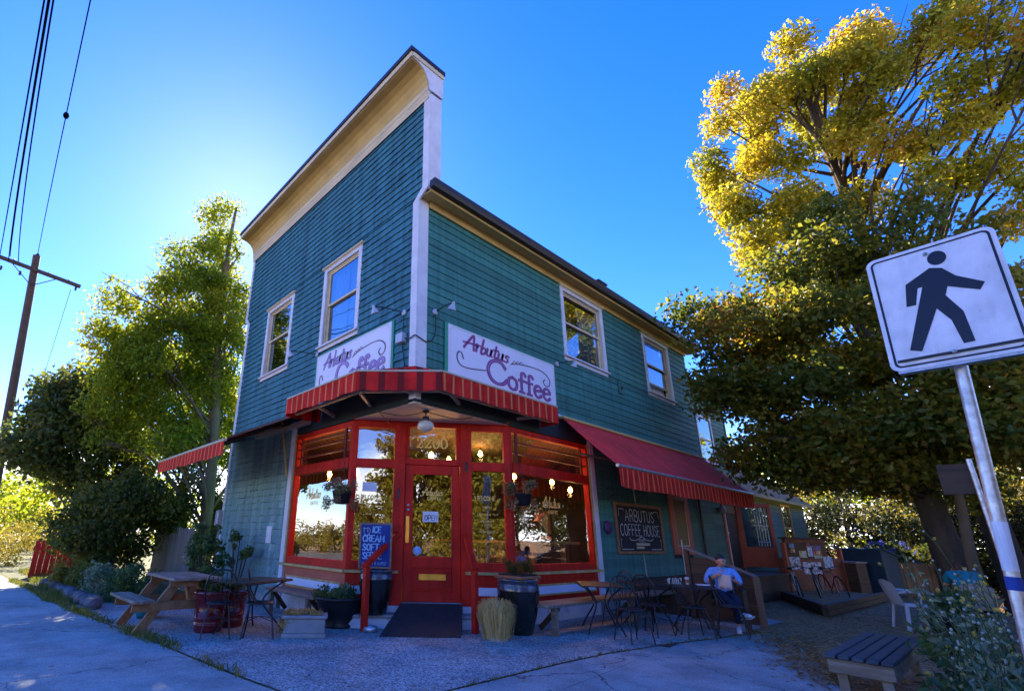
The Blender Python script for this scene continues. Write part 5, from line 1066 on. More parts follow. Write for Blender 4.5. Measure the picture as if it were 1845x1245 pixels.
# ---------------------------------------------------------------- people
def skin_mesh(chains, sub=2):
    """chains: list of [(point, radius), ...]; joints at equal coordinates are shared"""
    V = []; Rr = []; E = []; idx = {}
    for c in chains:
        prev = None
        for p, r in c:
            k = tuple(round(x,4) for x in p)
            if k not in idx: idx[k] = len(V); V.append(p); Rr.append(r)
            if prev is not None: E.append((prev, idx[k]))
            prev = idx[k]
    me = bpy.data.meshes.new('skel'); me.from_pydata(V, E, []); ob = bpy.data.objects.new('skel', me); COL.objects.link(ob)
    md = ob.modifiers.new('s','SKIN'); md.use_smooth_shade = True
    for i, r in enumerate(Rr): me.skin_vertices[0].data[i].radius = (r,r) if not isinstance(r,tuple) else r
    me.skin_vertices[0].data[0].use_root = True
    s2 = ob.modifiers.new('u','SUBSURF'); s2.levels = sub; s2.render_levels = sub
    dg = bpy.context.evaluated_depsgraph_get(); r = bpy.data.meshes.new_from_object(ob.evaluated_get(dg)); bpy.data.objects.remove(ob); return r
def mesh_obj(name, me, m, parent):
    me.materials.clear(); me.materials.append(m); o = bpy.data.objects.new(name, me); link(o, parent); me.polygons.foreach_set('use_smooth',[True]*len(me.polygons)); return o
def head_mb(M4, hgt=.23):
    """a head with brow, eye sockets, nose, mouth, chin and ears; local +y is the face"""
    s = hgt/.23; mb = MB(); n, m = 28, 24; V = []
    for i in range(m+1):
        th = math.pi*i/m; z = -math.cos(th)
        for j in range(n):
            a = 2*math.pi*j/n; x = math.sin(th)*math.cos(a)*.076; y = math.sin(th)*math.sin(a)*.096; zz = z*.115
            if zz < -.02: f = 1-.32*((-.02-zz)/.095)**1.3; x *= f; y = y*(1-.12*((-.02-zz)/.095)) + .012*((-.02-zz)/.095)
            fr = math.exp(-(x/.02)**2)
            if y > 0:
                y += .022*fr*math.exp(-((zz+.020)/.018)**2) + .010*fr*math.exp(-((zz-.004)/.02)**2)
                y -= .010*math.exp(-((abs(x)-.031)/.014)**2)*math.exp(-((zz-.012)/.013)**2)
                y += .006*math.exp(-(x/.024)**2)*math.exp(-((zz+.058)/.009)**2); y -= .004*math.exp(-(x/.022)**2)*math.exp(-((zz+.066)/.004)**2)
                y += .006*math.exp(-((zz-.03)/.012)**2)
            V.append(M4 @ Vector((x*s,y*s,zz*s)))
    mb.add(V, [(i*n+j,i*n+(j+1)%n,(i+1)*n+(j+1)%n,(i+1)*n+j) for i in range(m) for j in range(n)], True)
    for sx in (-1,1): mb.sphere((.076*sx*s,-.004*s,-.008*s),(.012*s,.024*s,.034*s),10,8,M4)
    return mb
def hand_chains(wrist, dirv, palm_n, curl, s=1.0):
    """palm and five fingers as skinned chains"""
    d = Vector(dirv).normalized(); nrm = Vector(palm_n); nrm = (nrm - d*nrm.dot(d)).normalized(); side = d.cross(nrm); w = Vector(wrist); out_ = []
    pc = w + d*.05*s; out_.append([(tuple(w),.022*s),(tuple(pc),(.030*s,.018*s))])
    for k, (o, L) in enumerate(((-.030,.068),(-.010,.078),(.010,.074),(.029,.058))):
        b = pc + d*.035*s + side*o*s; p = [b]; ang = curl*.5
        for seg in (.45,.32,.23): v = d*math.cos(ang) + nrm*math.sin(ang); p.append(p[-1]+v*L*seg*s); ang += curl
        out_.append([(tuple(pc),(.030*s,.018*s))]+[(tuple(x), r*s) for x, r in zip(p,(.0095,.009,.0085,.007))])
    tb = w + d*.025*s - side*.028*s; t1 = tb + (d*.5-side*.75+nrm*.3).normalized()*.035*s; t2 = t1 + (d*.9-side*.1+nrm*.4).normalized()*.03*s
    out_.append([(tuple(pc),(.030*s,.018*s)),(tuple(tb),.013*s),(tuple(t1),.011*s),(tuple(t2),.008*s)])
    return out_
# the reading man: local frame, +y is where he faces, seat at z=.45
man = thing('person','man in a pale blue shirt and dark jeans reading a newspaper on a patio chair','person',(2.20,5.55,0),R(-158))
hip = Vector((0,-.02,.50)); chest = Vector((.01,-.03,.86)); neck = Vector((.01,.02,1.0)); sh = .175
LH, RH = Vector((-.10,0,.50)), Vector((.10,0,.50))
kneeR = Vector((-.12,.40,.50)); ankR = Vector((-.10,.36,.09))            # planted leg (his left in the frame)
kneeL = Vector((.08,.42,.56)); ankL = Vector((-.14,.52,.33))            # crossed leg
elR = Vector((-.235,.09,.76)); wrR = Vector((-.15,.24,.80)); elL = Vector((.265,.05,.74)); wrL = Vector((.14,.22,.86))
shR, shL = Vector((-sh,-.03,.93)), Vector((sh,-.03,.93))
hd = Matrix.Translation((.0,.095,1.125)) @ Matrix.Rotation(R(10),4,'Y') @ Matrix.Rotation(R(-20),4,'X')
body = skin_mesh([[(hip,.13),((0,-.03,.68),.125),(chest,.13),(neck,.058),((.0,.06,1.06),.052)],[(chest,.13),(shR,.055),(elR,.042),(wrR,.026)],[(chest,.13),(shL,.055),(elL,.042),(wrL,.026)],
   [(hip,.13),(LH,.085),(kneeR,.058),(ankR,.038)],[(hip,.13),(RH,.085),(kneeL,.058),(ankL,.038)]] + [[((p if i else q),r) for i,(p,r) in enumerate(c)] for q, cs in ((tuple(wrR),hand_chains(wrR,(.55,.5,.35),(.6,-.2,-.7),.5)),(tuple(wrL),hand_chains(wrL,(-.55,.5,.35),(-.6,-.2,-.7),.5))) for c in cs])
import bmesh
bm = bmesh.new(); bm.from_mesh(body); hm = head_mb(hd).mesh('h'); bm.from_mesh(hm); bm.to_mesh(body); bm.free(); mesh_obj('body', body, M['skin'], man)
shirt = skin_mesh([[((0,-.02,.47),.165),((0,-.03,.60),.152),((0,-.04,.74),.15),((.01,-.035,.87),.15),((.01,0,.985),.075)],[((.01,-.035,.87),.15),(shR,.078),((-.225,.02,.85),.064),(elR,.062),(elR.lerp(wrR,.35),.055)],[((.01,-.035,.87),.15),(shL,.078),((.235,.01,.85),.064),(elL,.062),(elL.lerp(wrL,.3),.055)]])
mesh_obj('shirt', shirt, M['shirt'], man)
tro = skin_mesh([[((0,-.02,.50),.15),(LH,.10),((-.12,.20,.50),.092),(kneeR,.075),((-.11,.385,.28),.066),((ankR.x,ankR.y,.12),.058)],[((0,-.02,.50),.15),(RH,.10),((.10,.22,.55),.092),(kneeL,.076),((-.03,.48,.45),.066),(ankL,.055)]])
mesh_obj('trousers', tro, M['denim'], man)
def shoe(A, toe, up, nm='shoe'):
    a = Vector(A); d = Vector(toe).normalized(); u = Vector(up).normalized(); u = (u-d*u.dot(d)).normalized()
    me = skin_mesh([[(a-d*.05,(.036,.040)),(a+d*.03,(.040,.042)),(a+d*.12-u*.012,(.044,.032)),(a+d*.19-u*.018,(.036,.024))],[(a+d*.0,(.040,.042)),(a+u*.05-d*.02,.042)]],2); o = mesh_obj(nm, me, M['shoe'], man)
    q = MB(); x = d.cross(u)
    for k in range(3):
        for s in (-1,1): c = a+d*(.03+.025*k)+x*s*.043-u*.002; q.bar(c-u*.022-d*.01, c+u*.02+d*.006,.004,.009,d)
    q.build('shoe_stripe', M['leather'], o); q = MB(); q.bar(a-d*.085-u*.046, a+d*.22-u*.046,.075,.016,u); q.build('shoe_sole', M['plastic'], o)
shoe((ankR.x,ankR.y+.02,.058),(.1,1,0),(0,0,1)); shoe(ankL+Vector((-.04,.02,-.045)),(-.35,.75,.15),(.45,.2,.8))
hm = MB(); n, m_ = 24, 14; V = []
for i in range(m_+1):
    thf = i/m_
    for j in range(n):
        a = 2*math.pi*j/n; th = thf*math.pi*(.56-.24*max(0,math.sin(a))**.7); rr = math.sin(th); x = rr*math.cos(a)*.0795; y = rr*math.sin(a)*.0995-.005; z = math.cos(th)*.1185+.002
        V.append(hd @ Vector((x,y,z)))
hm.add(V,[(i*n+j,i*n+(j+1)%n,(i+1)*n+(j+1)%n,(i+1)*n+j) for i in range(m_) for j in range(n)],True); hm.build('hair', M['hair'], man)
q = MB()
for sx in (-1,1): q.sphere((.031*sx,.083,.012),(.011,.006,.007),8,6,hd)
q.build('eyes', M['leather'], man)
q = MB(); q.add([hd @ Vector((.04*math.cos(t)*1.0,.085+.012*math.sin(t),-.075-.02*math.sin(t))) for t in np.linspace(0,3.14159,9)]+[hd @ Vector((.05*math.cos(t),.07,-.10+.0*t)) for t in np.linspace(0,3.14159,9)], [(i,i+1,i+10,i+9) for i in range(8)], True); q.build('beard', M['hair'], man)
# collar
q = MB(); q.lathe([(.072,.965),(.078,1.0),(.07,1.02)],20,(.01,.012,0)); q.build('collar', M['shirt'], man)
# newspaper in his hands
npz = thing('open_newspaper','open newspaper held up by the man in the blue shirt','newspaper',(2.20,5.55,0),R(-158))
q = MB(); V = []
for i in range(9):
    x = -.09+.0225*i; yb = .27-x*1.5-abs(x)*.25; V += [(x,yb,.66),(x,yb+.06-.05*abs(x),.78),(x,yb+.09-.08*abs(x),.90)]
q.add(V,[f for i in range(8) for f in ((3*i,3*i+3,3*i+4,3*i+1),(3*i+1,3*i+4,3*i+5,3*i+2))],True); build_raw(q,'pages',M['paper'],npz)
q = MB()
for i in range(7):
    for x0,x1 in ((-.08,-.012),(.012,.08)):
        z = .67+.03*i; f = lambda x: .27-x*1.5-abs(x)*.25+(z-.66)/.24*(.09-.08*abs(x))+.006
        q.add([(x0,f(x0),z),(x1,f(x1),z),(x1,f(x1)+.002,z+.012),(x0,f(x0)+.002,z+.012)],[(0,1,2,3)])
build_raw(q,'print',M['ink'],npz)
ac = thing('wooden_armchair','dark wooden armchair under the man in the blue shirt','chair',(2.20,5.55,0),R(-158))
q = MB(); q.box(-.26,.26,-.24,.26,.36,.40); q.build('seat', M['darkwood'], ac, bevel=.005)
for x in (-.27,.27):
    for y in (-.24,.24): q = MB(); q.box(x-.03,x+.03,y-.03,y+.03,0,.62 if y>0 else .95); q.build('leg', M['darkwood'], ac)
    q = MB(); q.box(x-.04,x+.04,-.2,.3,.621,.65); q.build('armrest', M['darkwood'], ac, bevel=.005)
for i in range(5): q = MB(); q.box(-.20+.09*i,-.13+.09*i,-.262,-.24,.45,.93); q.build('back_slat', M['darkwood'], ac)
# barista inside the shop window
pb = thing('person','person in black leaning at the bar inside the right shop window','person',(-1.0,4.35,.34),R(-75))
b2 = skin_mesh([[((0,0,.90),.13),((0,.02,1.1),.12),((0,.05,1.32),.135),((0,.10,1.46),.055),((0,.13,1.52),.05)],[((0,.05,1.32),.135),((-.18,.06,1.38),.055),((-.26,.16,1.14),.042),((-.16,.34,1.08),.028)],[((0,.05,1.32),.135),((.18,.06,1.38),.055),((.26,.18,1.14),.042),((.14,.36,1.08),.028)],[((0,0,.90),.13),((-.1,0,.86),.085),((-.11,.03,.46),.058),((-.11,0,.05),.04)],[((0,0,.90),.13),((.1,0,.86),.085),((.11,.03,.46),.058),((.11,0,.05),.04)]])
hd2 = Matrix.Translation((0,.16,1.60)) @ Matrix.Rotation(R(-18),4,'X'); bm = bmesh.new(); bm.from_mesh(b2); hmm = head_mb(hd2).mesh('h'); bm.from_mesh(hmm); bm.to_mesh(b2); bm.free(); mesh_obj('body', b2, M['skin'], pb)
mesh_obj('shirt', skin_mesh([[((0,0,.86),.165),((0,.02,1.1),.15),((0,.05,1.32),.155),((0,.09,1.42),.08)],[((0,.05,1.32),.155),((-.18,.06,1.38),.075),((-.26,.16,1.14),.06),((-.22,.24,1.12),.055)],[((0,.05,1.32),.155),((.18,.06,1.38),.075),((.26,.18,1.14),.06),((.21,.26,1.12),.055)]]), M['leather'], pb)
mesh_obj('trousers', skin_mesh([[((0,0,.88),.15),((-.1,0,.82),.10),((-.11,.03,.46),.075),((-.11,0,.06),.06)],[((0,0,.88),.15),((.1,0,.82),.10),((.11,.03,.46),.075),((.11,0,.06),.06)]]), M['denim'], pb)
q = MB(); q.sphere((0,-.012,.03),(.084,.1,.105),18,12,hd2); q.build('hair', M['hair'], pb)
# the sitter at far right, seen from behind
pc_ = thing('person','person in a teal shirt bent forward in the beige plastic chair','person',(5.05,9.1,0),R(15))
b3 = skin_mesh([[((0,0,.50),.14),((0,.05,.70),.13),((0,.14,.92),.135),((0,.26,1.00),.055),((0,.32,1.02),.05)],[((0,.14,.92),.135),((-.18,.17,.96),.055),((-.25,.32,.74),.042),((-.14,.5,.62),.028)],[((0,.14,.92),.135),((.18,.17,.96),.055),((.25,.32,.74),.042),((.14,.5,.62),.028)],[((0,0,.50),.14),((-.1,.04,.5),.085),((-.13,.44,.5),.058),((-.13,.42,.08),.04)],[((0,0,.50),.14),((.1,.04,.5),.085),((.13,.44,.5),.058),((.13,.42,.08),.04)]])
hd3 = Matrix.Translation((0,.40,1.06)) @ Matrix.Rotation(R(-48),4,'X'); bm = bmesh.new(); bm.from_mesh(b3); hmm = head_mb(hd3).mesh('h'); bm.from_mesh(hmm); bm.to_mesh(b3); bm.free(); mesh_obj('body', b3, M['skin'], pc_)
mesh_obj('shirt', skin_mesh([[((0,0,.46),.17),((0,.05,.70),.16),((0,.14,.92),.165),((0,.22,.98),.085)],[((0,.14,.92),.165),((-.18,.17,.96),.08),((-.23,.27,.82),.068)],[((0,.14,.92),.165),((.18,.17,.96),.08),((.23,.27,.82),.068)]]), M['tealcloth'], pc_)
mesh_obj('trousers', skin_mesh([[((0,0,.50),.155),((-.1,.04,.5),.1),((-.13,.44,.5),.075),((-.13,.42,.1),.06)],[((0,0,.50),.155),((.1,.04,.5),.1),((.13,.44,.5),.075),((.13,.42,.1),.06)]]), M['denim'], pc_)
q = MB(); q.sphere((0,-.012,.02),(.086,.104,.112),18,12,hd3); q.build('hair', mat('auburn_hair',(.10,.035,.015),.6,.3,30), pc_)
# ---------------------------------------------------------------- right-hand side: stair, board, bikes, bins, bench, signs
sg = thing('stair_guard','dark boarded stair side with sloping top rail behind the reading man','stair rail')
top = lambda x: 1.30-(x-1.36)*.40
for i in range(8):
    z0 = .02+.16*i; z1 = z0+.152; xr = 2.44; xr2 = min(2.44, 1.36+(1.27-z1)/.40) if z1 > top(2.44)-.03 else 2.44
    if z1 > 1.27: z1 = 1.27
    if xr2 < 1.45: continue
    xr1 = min(2.44, 1.36+(1.27-z0)/.40); q = MB(); q.prism([(1.37,z0),(xr1,z0),(xr2,z1),(1.37,z1)], lambda p,t: (p[0],t,p[1]), 6.32+.0008*i, 6.345+.0008*i); q.build('plank', M['darkwood'], sg)
q = MB(); q.bar((1.30,6.33,1.325),(2.52,6.33,.845),.09,.04); q.build('top_rail', M['greywood'], sg); q = MB(); q.box(2.45,2.54,6.285,6.375,0,.835); q.build('post', M['fence'], sg); q = MB(); q.box(1.28,1.365,6.29,6.37,0,1.30); q.build('post', M['darkwood'], sg)
ld = thing('back_landing','dark wooden landing and steps below the back door','steps')
for i in range(9): q = MB(); q.box(.04,1.25,6.5+.9*i,7.39+.9*i,.60,.64); q.build('deck_board', M['darkwood'], ld)
for i in range(3): q = MB(); q.box(1.26+.28*i,1.53+.28*i,6.5,7.5,.0,.46-.16*i); q.build('step', M['darkwood'], ld)
q = MB(); q.box(.05,1.2,6.48,14.6,0,.598); q.build('skirt', M['darkwood'], ld)
# timber bed edging
be = thing('timber_edging','low weathered timber frame around the earth bed by the bikes','garden edging')
for a, b in (((2.82,9.28),(1.30,12.4)),((2.82,9.28),(3.02,15.1))):
    for k in range(2):
        d = (Vector(b)-Vector(a)).normalized()*.06; q = MB(); q.bar((a[0]-d.x*k,a[1]-d.y*k,.06+.115*k),(*b,.06+.115*k),.12,.112); q.build('timber', M['darkwood'], be, bevel=.01)
q = MB(); q.prism([(2.78,9.4),(2.97,15),(1.3,15.5),(1.3,12.4)], lambda p,t: (p[0],p[1],t), 0,.16); q.build('bed_earth', M['earth'], be)
# notice board
FK, LK = frame((1.25,13.7),(2.15,15.75))
kb = thing('notice_board','red-brown notice board box covered in posters behind the bikes','notice board')
part('body', M['rustbrown'], [(0,LK,-.35,0,.05,1.05)], FK, kb, .01); part('back_panel', M['rustbrown'], [(.15,LK-.45,-.2,-.1,1.052,1.62)], FK, kb); part('cork', M['cork'], [(.22,LK-.52,-.1,-.085,1.06,1.52)], FK, kb)
part('board_cap', M['darkwood'], [(.1,LK-.4,-.26,-.02,1.62,1.66)], FK, kb); part('post', M['redwood'], [(LK-.02,LK+.06,-.1,.02,.0,1.35)], FK, kb); part('post', M['redwood'], [(-.06,.0,-.1,.02,0,1.5)], FK, kb)
cols = [(.10,.30,.55),(.62,.60,.78),(.70,.55,.15),(.55,.08,.06),(.72,.72,.70),(.16,.14,.2),(.60,.66,.80),(.7,.7,.3),(.45,.55,.85),(.25,.1,.4)]
for i, (u, w, z, h, c, v) in enumerate(((.28,.18,1.36,.12,0,-.084),(.28,.18,1.22,.11,3,-.084),(.05,.42,.74,.36,1,.003),(.62,.3,1.08,.2,2,-.084),(.98,.2,1.12,.3,4,-.084),(1.22,.34,1.30,.14,5,-.084),(1.22,.34,1.16,.13,3,-.084),(1.22,.34,1.06,.09,7,-.084),(.55,.75,.62,.34,1,.003),(1.45,.36,.78,.34,6,.003),(1.0,.12,1.38,.12,9,-.084))):
    pm = mat('poster_print_%d'%i, cols[c], .6, .5, 14, col2=cols[(c+4)%10], c2lo=.5, c2hi=.56, c2scale=9); part('poster', pm, [(u,u+w,v,v+.004,z,z+h)], FK, kb, 0)
ribbons([[(.14,.98),(.2,1.05),(.3,1.0),(.24,.92),(.36,.86)],[(.22,.97),(.18,.86),(.12,.80)],[(.24,.92),(.3,.8)]], .03, fA(FK,.009)).build('poster_drawing', M['ink'], kb)
def bicycle(label, x, y, rz, lean, fm):
    t = thing('bicycle', label, 'bicycle', (x,y,.34), R(rz), 'bicycles leaning by the notice board'); t.rotation_euler = (R(lean),0,R(rz)); P = {'r':(-.52,0,0),'f':(.52,0,0),'bb':(-.10,0,-.05),'s':(-.22,0,.40),'h1':(.36,0,.42),'h2':(.40,0,.30)}
    for k in ('r','f'):
        c = P[k]; q = MB(); q.tube([(c[0]+.325*math.cos(a),0,.325*math.sin(a)) for a in np.linspace(0,2*math.pi,33)[:-1]],.018,6,True); w = q.build('wheel', M['tyre'], t)
        q = MB(); q.tube([(c[0]+.302*math.cos(a),0,.302*math.sin(a)) for a in np.linspace(0,2*math.pi,33)[:-1]],.008,4,True); q.build('rim', M['galv'], w)
        q = MB()
        for i in range(16): a = i*math.pi/8; q.tube([(c[0],.02*(-1)**i,0),(c[0]+.3*math.cos(a),0,.3*math.sin(a))],.0016,3)
        q.build('spokes', M['galv'], w)
    q = MB()
    for a, b in (('bb','s'),('bb','h2'),('s','h1'),('s','r'),('bb','r')): q.tube([P[a],P[b]],.014,7)
    q.tube([P['h1'],P['h2'],P['f']],.014,7); q.build('frame', fm, t)
    q = MB(); q.tube(smooth_path([(.42,-.27,.52),(.40,-.12,.55),(.35,0,.53),(.40,.12,.55),(.42,.27,.52)],4),.012,6); q.tube([(.35,0,.53),P['h1']],.012,6); q.build('handlebar', M['black'], t)
    q = MB(); q.sphere((-.26,0,.50),(.13,.06,.03),12,8); q.tube([(-.25,0,.48),P['s']],.012,6); q.build('saddle', M['leather'], t)
    q = MB(); q.tube([(-.10+.09*math.cos(a),.03,-.05+.09*math.sin(a)) for a in np.linspace(0,2*math.pi,21)[:-1]],.006,5,True); q.bar((-.1,.05,-.05),(0,.06,-.2),.012,.02); q.bar((-.1,-.05,-.05),(-.2,-.06,.1),.012,.02); q.build('crank', M['gold'], t)
bicycle('silver bicycle with yellow chainring leaning by the landing',1.75,12.0,-72,8,M['bikegrey']); bicycle('dark bicycle leaning behind the silver bicycle',2.05,12.75,-80,10,M['black']); bicycle('red bicycle nearest the notice board',2.2,13.6,-60,12,M['bikered'])
t = thing('dumpster','dark blue metal bin beside the notice board','bin',(2.55,17.3,0),R(-12)); q = MB(); q.prism([(-.55,0),(.55,0),(.55,1.15),(-.55,1.4)], lambda p,t_: (t_,p[0],p[1]), -.55,.55); q.build('body', M['bluebin'], t, bevel=.02); q = MB(); q.bar((-.6,-.58,1.42),(-.6,.6,1.16),.04,.05); q.bar((.6,-.58,1.42),(.6,.6,1.16),.04,.05); q.build('rim', M['bluebin'], t)
t = thing('wooden_bin','dark wooden bin between the notice board and the blue bin','bin',(2.25,16.05,0),R(-15)); q = MB(); q.box(-.3,.3,-.3,.3,0,.95); q.build('body', M['darkwood'], t, bevel=.01); q = MB(); q.box(-.33,.33,-.33,.33,.951,1.0); q.build('lid', M['greywood'], t)
fr_ = thing('board_fence','low bare cedar board fence under the hydrangeas','fence')
for i in range(13):
    f = i/12; x, y = 2.95+f*1.3, 17.6+f*1.9; q = MB(); Mx = Matrix.Translation((x,y,0)) @ Matrix.Rotation(R(55),4,'Z'); q.box(-.085,.085,-.012,.012,0,.98+rnd.uniform(-.02,.03),Mx); q.build('board', M['fence'], fr_)
q = MB(); q.bar((2.9,17.65,.8),(4.3,19.55,.8),.04,.09); q.bar((2.9,17.65,.25),(4.3,19.55,.25),.04,.09); q.build('rail', M['fence'], fr_)
hy = thing('hydrangea','blue flowered hydrangea bush behind the cedar fence','shrub',(3.1,18.9,0)); rg = random.Random(3); bl = [((rg.uniform(-1.0,1.4),rg.uniform(-.5,1.0),.7+rg.uniform(0,.75)),.3) for _ in range(26)]; shrub(hy, M['dkleaf'], bl, 3500, .09, 61); shrub(hy, M['bluefl'], [((c[0],c[1]-.2,c[2]+.22),.10) for c,_ in bl[:16]], 1300, .045, 62, 'flowers')
# slatted bench at lower right
Fb = Matrix(((.0,1,0,4.34),(1,0,0,1.58),(0,0,1,0),(0,0,0,1)))
sbn = thing('slatted_bench','low bench with five blue-black slats on a pale frame at lower right','bench')
for i in range(5): part('slat', M['slat'], [(0,2.08,.0+.104*i,.088+.104*i,.385,.425)], Fb, sbn, .008)
part('apron', M['oldwood'], [(.04,.10,.01,.49,.26,.384)], Fb, sbn); part('apron', M['oldwood'], [(1.98,2.04,.01,.49,.26,.384)], Fb, sbn); part('apron', M['oldwood'], [(.101,1.979,.455,.495,.27,.383)], Fb, sbn); part('apron', M['oldwood'], [(.101,1.979,.005,.045,.27,.383)], Fb, sbn)
for u in (.12,1.86):
    for v in (.05,.37): part('leg', M['oldwood'], [(u,u+.09,v,v+.08,0,.268)], Fb, sbn)
def plastic_chair(label, x, y, rz, m):
    t = thing('plastic_chair', label, 'chair', (x,y,0), R(rz), 'moulded plastic garden chairs'); q = MB(); V = []; n = 12
    for i in range(n+1):
        f = i/n; a = -.24+.48*f; b = .05*(1-(2*f-1)**2); V += [(a*.9,-.22-b,.42),(a,-.28-b,.62),(a*.95,-.33-b,.78+.07*(1-(2*f-1)**2))]
    F = [f for i in range(n) for f in ((3*i,3*i+3,3*i+4,3*i+1),(3*i+1,3*i+4,3*i+5,3*i+2))]; q.add(V,F,True); q.add([(a,b-.018,c) for a,b,c in V],[tuple(reversed(f)) for f in F],True); q.build('back', m, t)
    q = MB(); q.box(-.24,.24,-.22,.24,.405,.43); q.build('seat', m, t, bevel=.008)
    for sx in (-1,1):
        for sy in (-1,1): q = MB(); q.bar((.22*sx,.20*sy,.41),(.27*sx,.27*sy,0),.05,.035); q.build('leg', m, t)
        q = MB(); q.tube(smooth_path([(.25*sx,-.29,.64),(.29*sx,-.05,.66),(.27*sx,.22,.62),(.24*sx,.22,.42)],4),.022,6); q.build('arm', m, t)
    return t
plastic_chair('white plastic garden chair at the edge of the weeds',4.30,8.6,-60,M['plastic']); plastic_chair('beige plastic garden chair holding the person in teal',5.05,9.05,15,M['beige'])
t = thing('black_tub','black plastic tub standing behind the weeds','planter',(4.95,6.2,0)); q = MB(); q.lathe([(0,0),(.24,0),(.28,.46),(.30,.47),(.30,.5),(.27,.5),(.26,.44),(0,.43)],24); q.build('tub', M['blackpot'], t); shrub(t, M['garden'], [((0,0,.6),.25),((.1,.1,.7),.2)], 700, .07, 66)
# pedestrian sign on a leaning steel post
ex = Vector((.99720,-.07329,-.01492)); ez = Vector((.02303,.11108,.99354)); nn_ = Vector((-.07116,-.99110,.11246))
Fp = Matrix(((ex.x,nn_.x,ez.x,5.8231),(ex.y,nn_.y,ez.y,-.6247),(ex.z,nn_.z,ez.z,2.8957),(0,0,0,1)))
ps = thing('pedestrian_sign','white pedestrian crossing sign with black walking figure on a leaning steel post','road sign')
w2, h2, rc = .30,.422,.05
def rrect(w, h, r, n=6): return [(sx*(w-r)+r*math.cos(a+k*math.pi/2/n), sy*(h-r)+r*math.sin(a+k*math.pi/2/n)) for sx,sy,a in ((1,1,0),(-1,1,math.pi/2),(-1,-1,math.pi),(1,-1,1.5*math.pi)) for k in range(n+1)]
q = MB(); q.prism(rrect(w2,h2,rc), lambda p,t: Fp @ Vector((p[0],t,p[1])), -.004, .0); q.build('plate', M['pedwhite'], ps)
q = MB(); q.prism([(-w2+.03,-h2-.012),(w2-.0,-h2-.012),(w2-.0,-h2+.02),(-w2+.03,-h2+.02)], lambda p,t: Fp @ Vector((p[0],t,p[1])), -.05, -.006); q.build('back_rail', M['galv'], ps)
o1 = rrect(w2-.022,h2-.022,rc-.016); o2 = rrect(w2-.034,h2-.034,rc-.024); k = len(o1)
q = MB(); q.add([Fp @ Vector((a,.0015,b)) for a,b in o1+o2], [(i,(i+1)%k,k+(i+1)%k,k+i) for i in range(k)]); q.build('sign_border', M['pedblack'], ps)
fig = [(-.007,.245),(-.134,.170),(-.156,.010),(-.111,.008),(-.084,.123),(-.062,.124),(-.192,-.292),(-.140,-.314),(-.027,-.048),(.019,-.146),(.040,-.312),(.088,-.309),(.078,-.104),(.026,.028),(.045,.085),(.169,.009),(.197,.054),(.091,.145),(.044,.223)]
q = MB(); q.add([Fp @ Vector((a,.002,b)) for a,b in fig], [tuple(range(len(fig)))]); fo = q.build('walking_figure', M['pedblack'], ps)
bm = bmesh.new(); bm.from_mesh(fo.data); bmesh.ops.triangulate(bm, faces=bm.faces, ngon_method='EAR_CLIP'); bm.to_mesh(fo.data); bm.free()
q = MB(); q.add([Fp @ Vector((.036+.043*math.cos(a),.002,.302+.051*math.sin(a))) for a in np.linspace(0,2*math.pi,33)[:-1]], [tuple(range(32))]); q.build('walking_figure', M['pedblack'], ps)
q = MB(); q.box(-.259,.285,.003,.012,-.366,-.350,Fp); q.build('front_bar', M['black'], ps); q = MB()
for u, v in ((-.006,-.357),(-.007,.346)): q.lathe([(0,.012),(.012,.012),(.012,.02),(0,.024)],10,M=Fp @ Matrix.Translation((u,0,v)) @ Matrix.Rotation(R(-90),4,'X'))
q.build('bolt', M['galv'], ps)
q = MB(); q.tube([(5.667,-.575,0),(5.855,-.545,3.2)],.031,16); q.build('post', M['galv'], ps)
q = MB(); q.tube([(5.7434,-.5628,1.30),(5.7586,-.5604,1.56)],.0322,16); q.build('sticker', M['pedwhite'], ps); q = MB(); q.tube([(5.7375,-.5638,1.20),(5.7416,-.5631,1.27)],.0324,16); q.build('sticker', M['chalkblue'], ps)
s2 = thing('small_sign','dark sign plate seen from behind on a thin steel post among the weeds','road sign'); q = MB(); q.tube([(5.68,3.05,0),(5.655,3.05,2.34)],.024,10); q.build('post', M['galv'], s2); q = MB(); q.box(-.125,.125,-.004,.004,-.16,.16,Matrix.Translation((5.52,3.085,2.14)) @ Matrix.Rotation(R(4),4,'Z')); q.build('plate', M['darkwood'], s2)
# utility pole and wires
up = thing('utility_pole','dark wooden utility pole with cross-arm at the far left','utility pole',(-18,-4.45,0)); q = MB(); q.tube([(0,0,0),(0,-.95,12.1)],[.17,.13],12); q.build('pole', M['darkwood'], up)
q = MB(); q.bar((.12,.75,11.25),(.12,-2.1,11.55),.10,.14); q.build('cross_arm', M['darkwood'], up); q = MB(); q.bar((.14,-.15,11.25),(.14,-.86,10.7),.03,.03); q.bar((.14,-1.6,11.4),(.14,-.86,10.7),.03,.03); q.build('brace', M['black'], up)
for yy in (.3,-.4,-1.6): q = MB(); q.lathe([(.02,.0),(.045,.03),(.03,.06),(.045,.09),(.02,.14)],10,(.12,yy,11.40-.105*(yy+.675))); q.build('insulator', M['lampgrey'], up)
for yy in (.6,-1.3,-1.9): q = MB(); q.lathe([(.03,-.18),(.05,-.14),(.03,-.10),(.05,-.06),(.03,0)],10,(.12,yy,11.2+.0*yy)); q.build('insulator', M['gutter'], up)
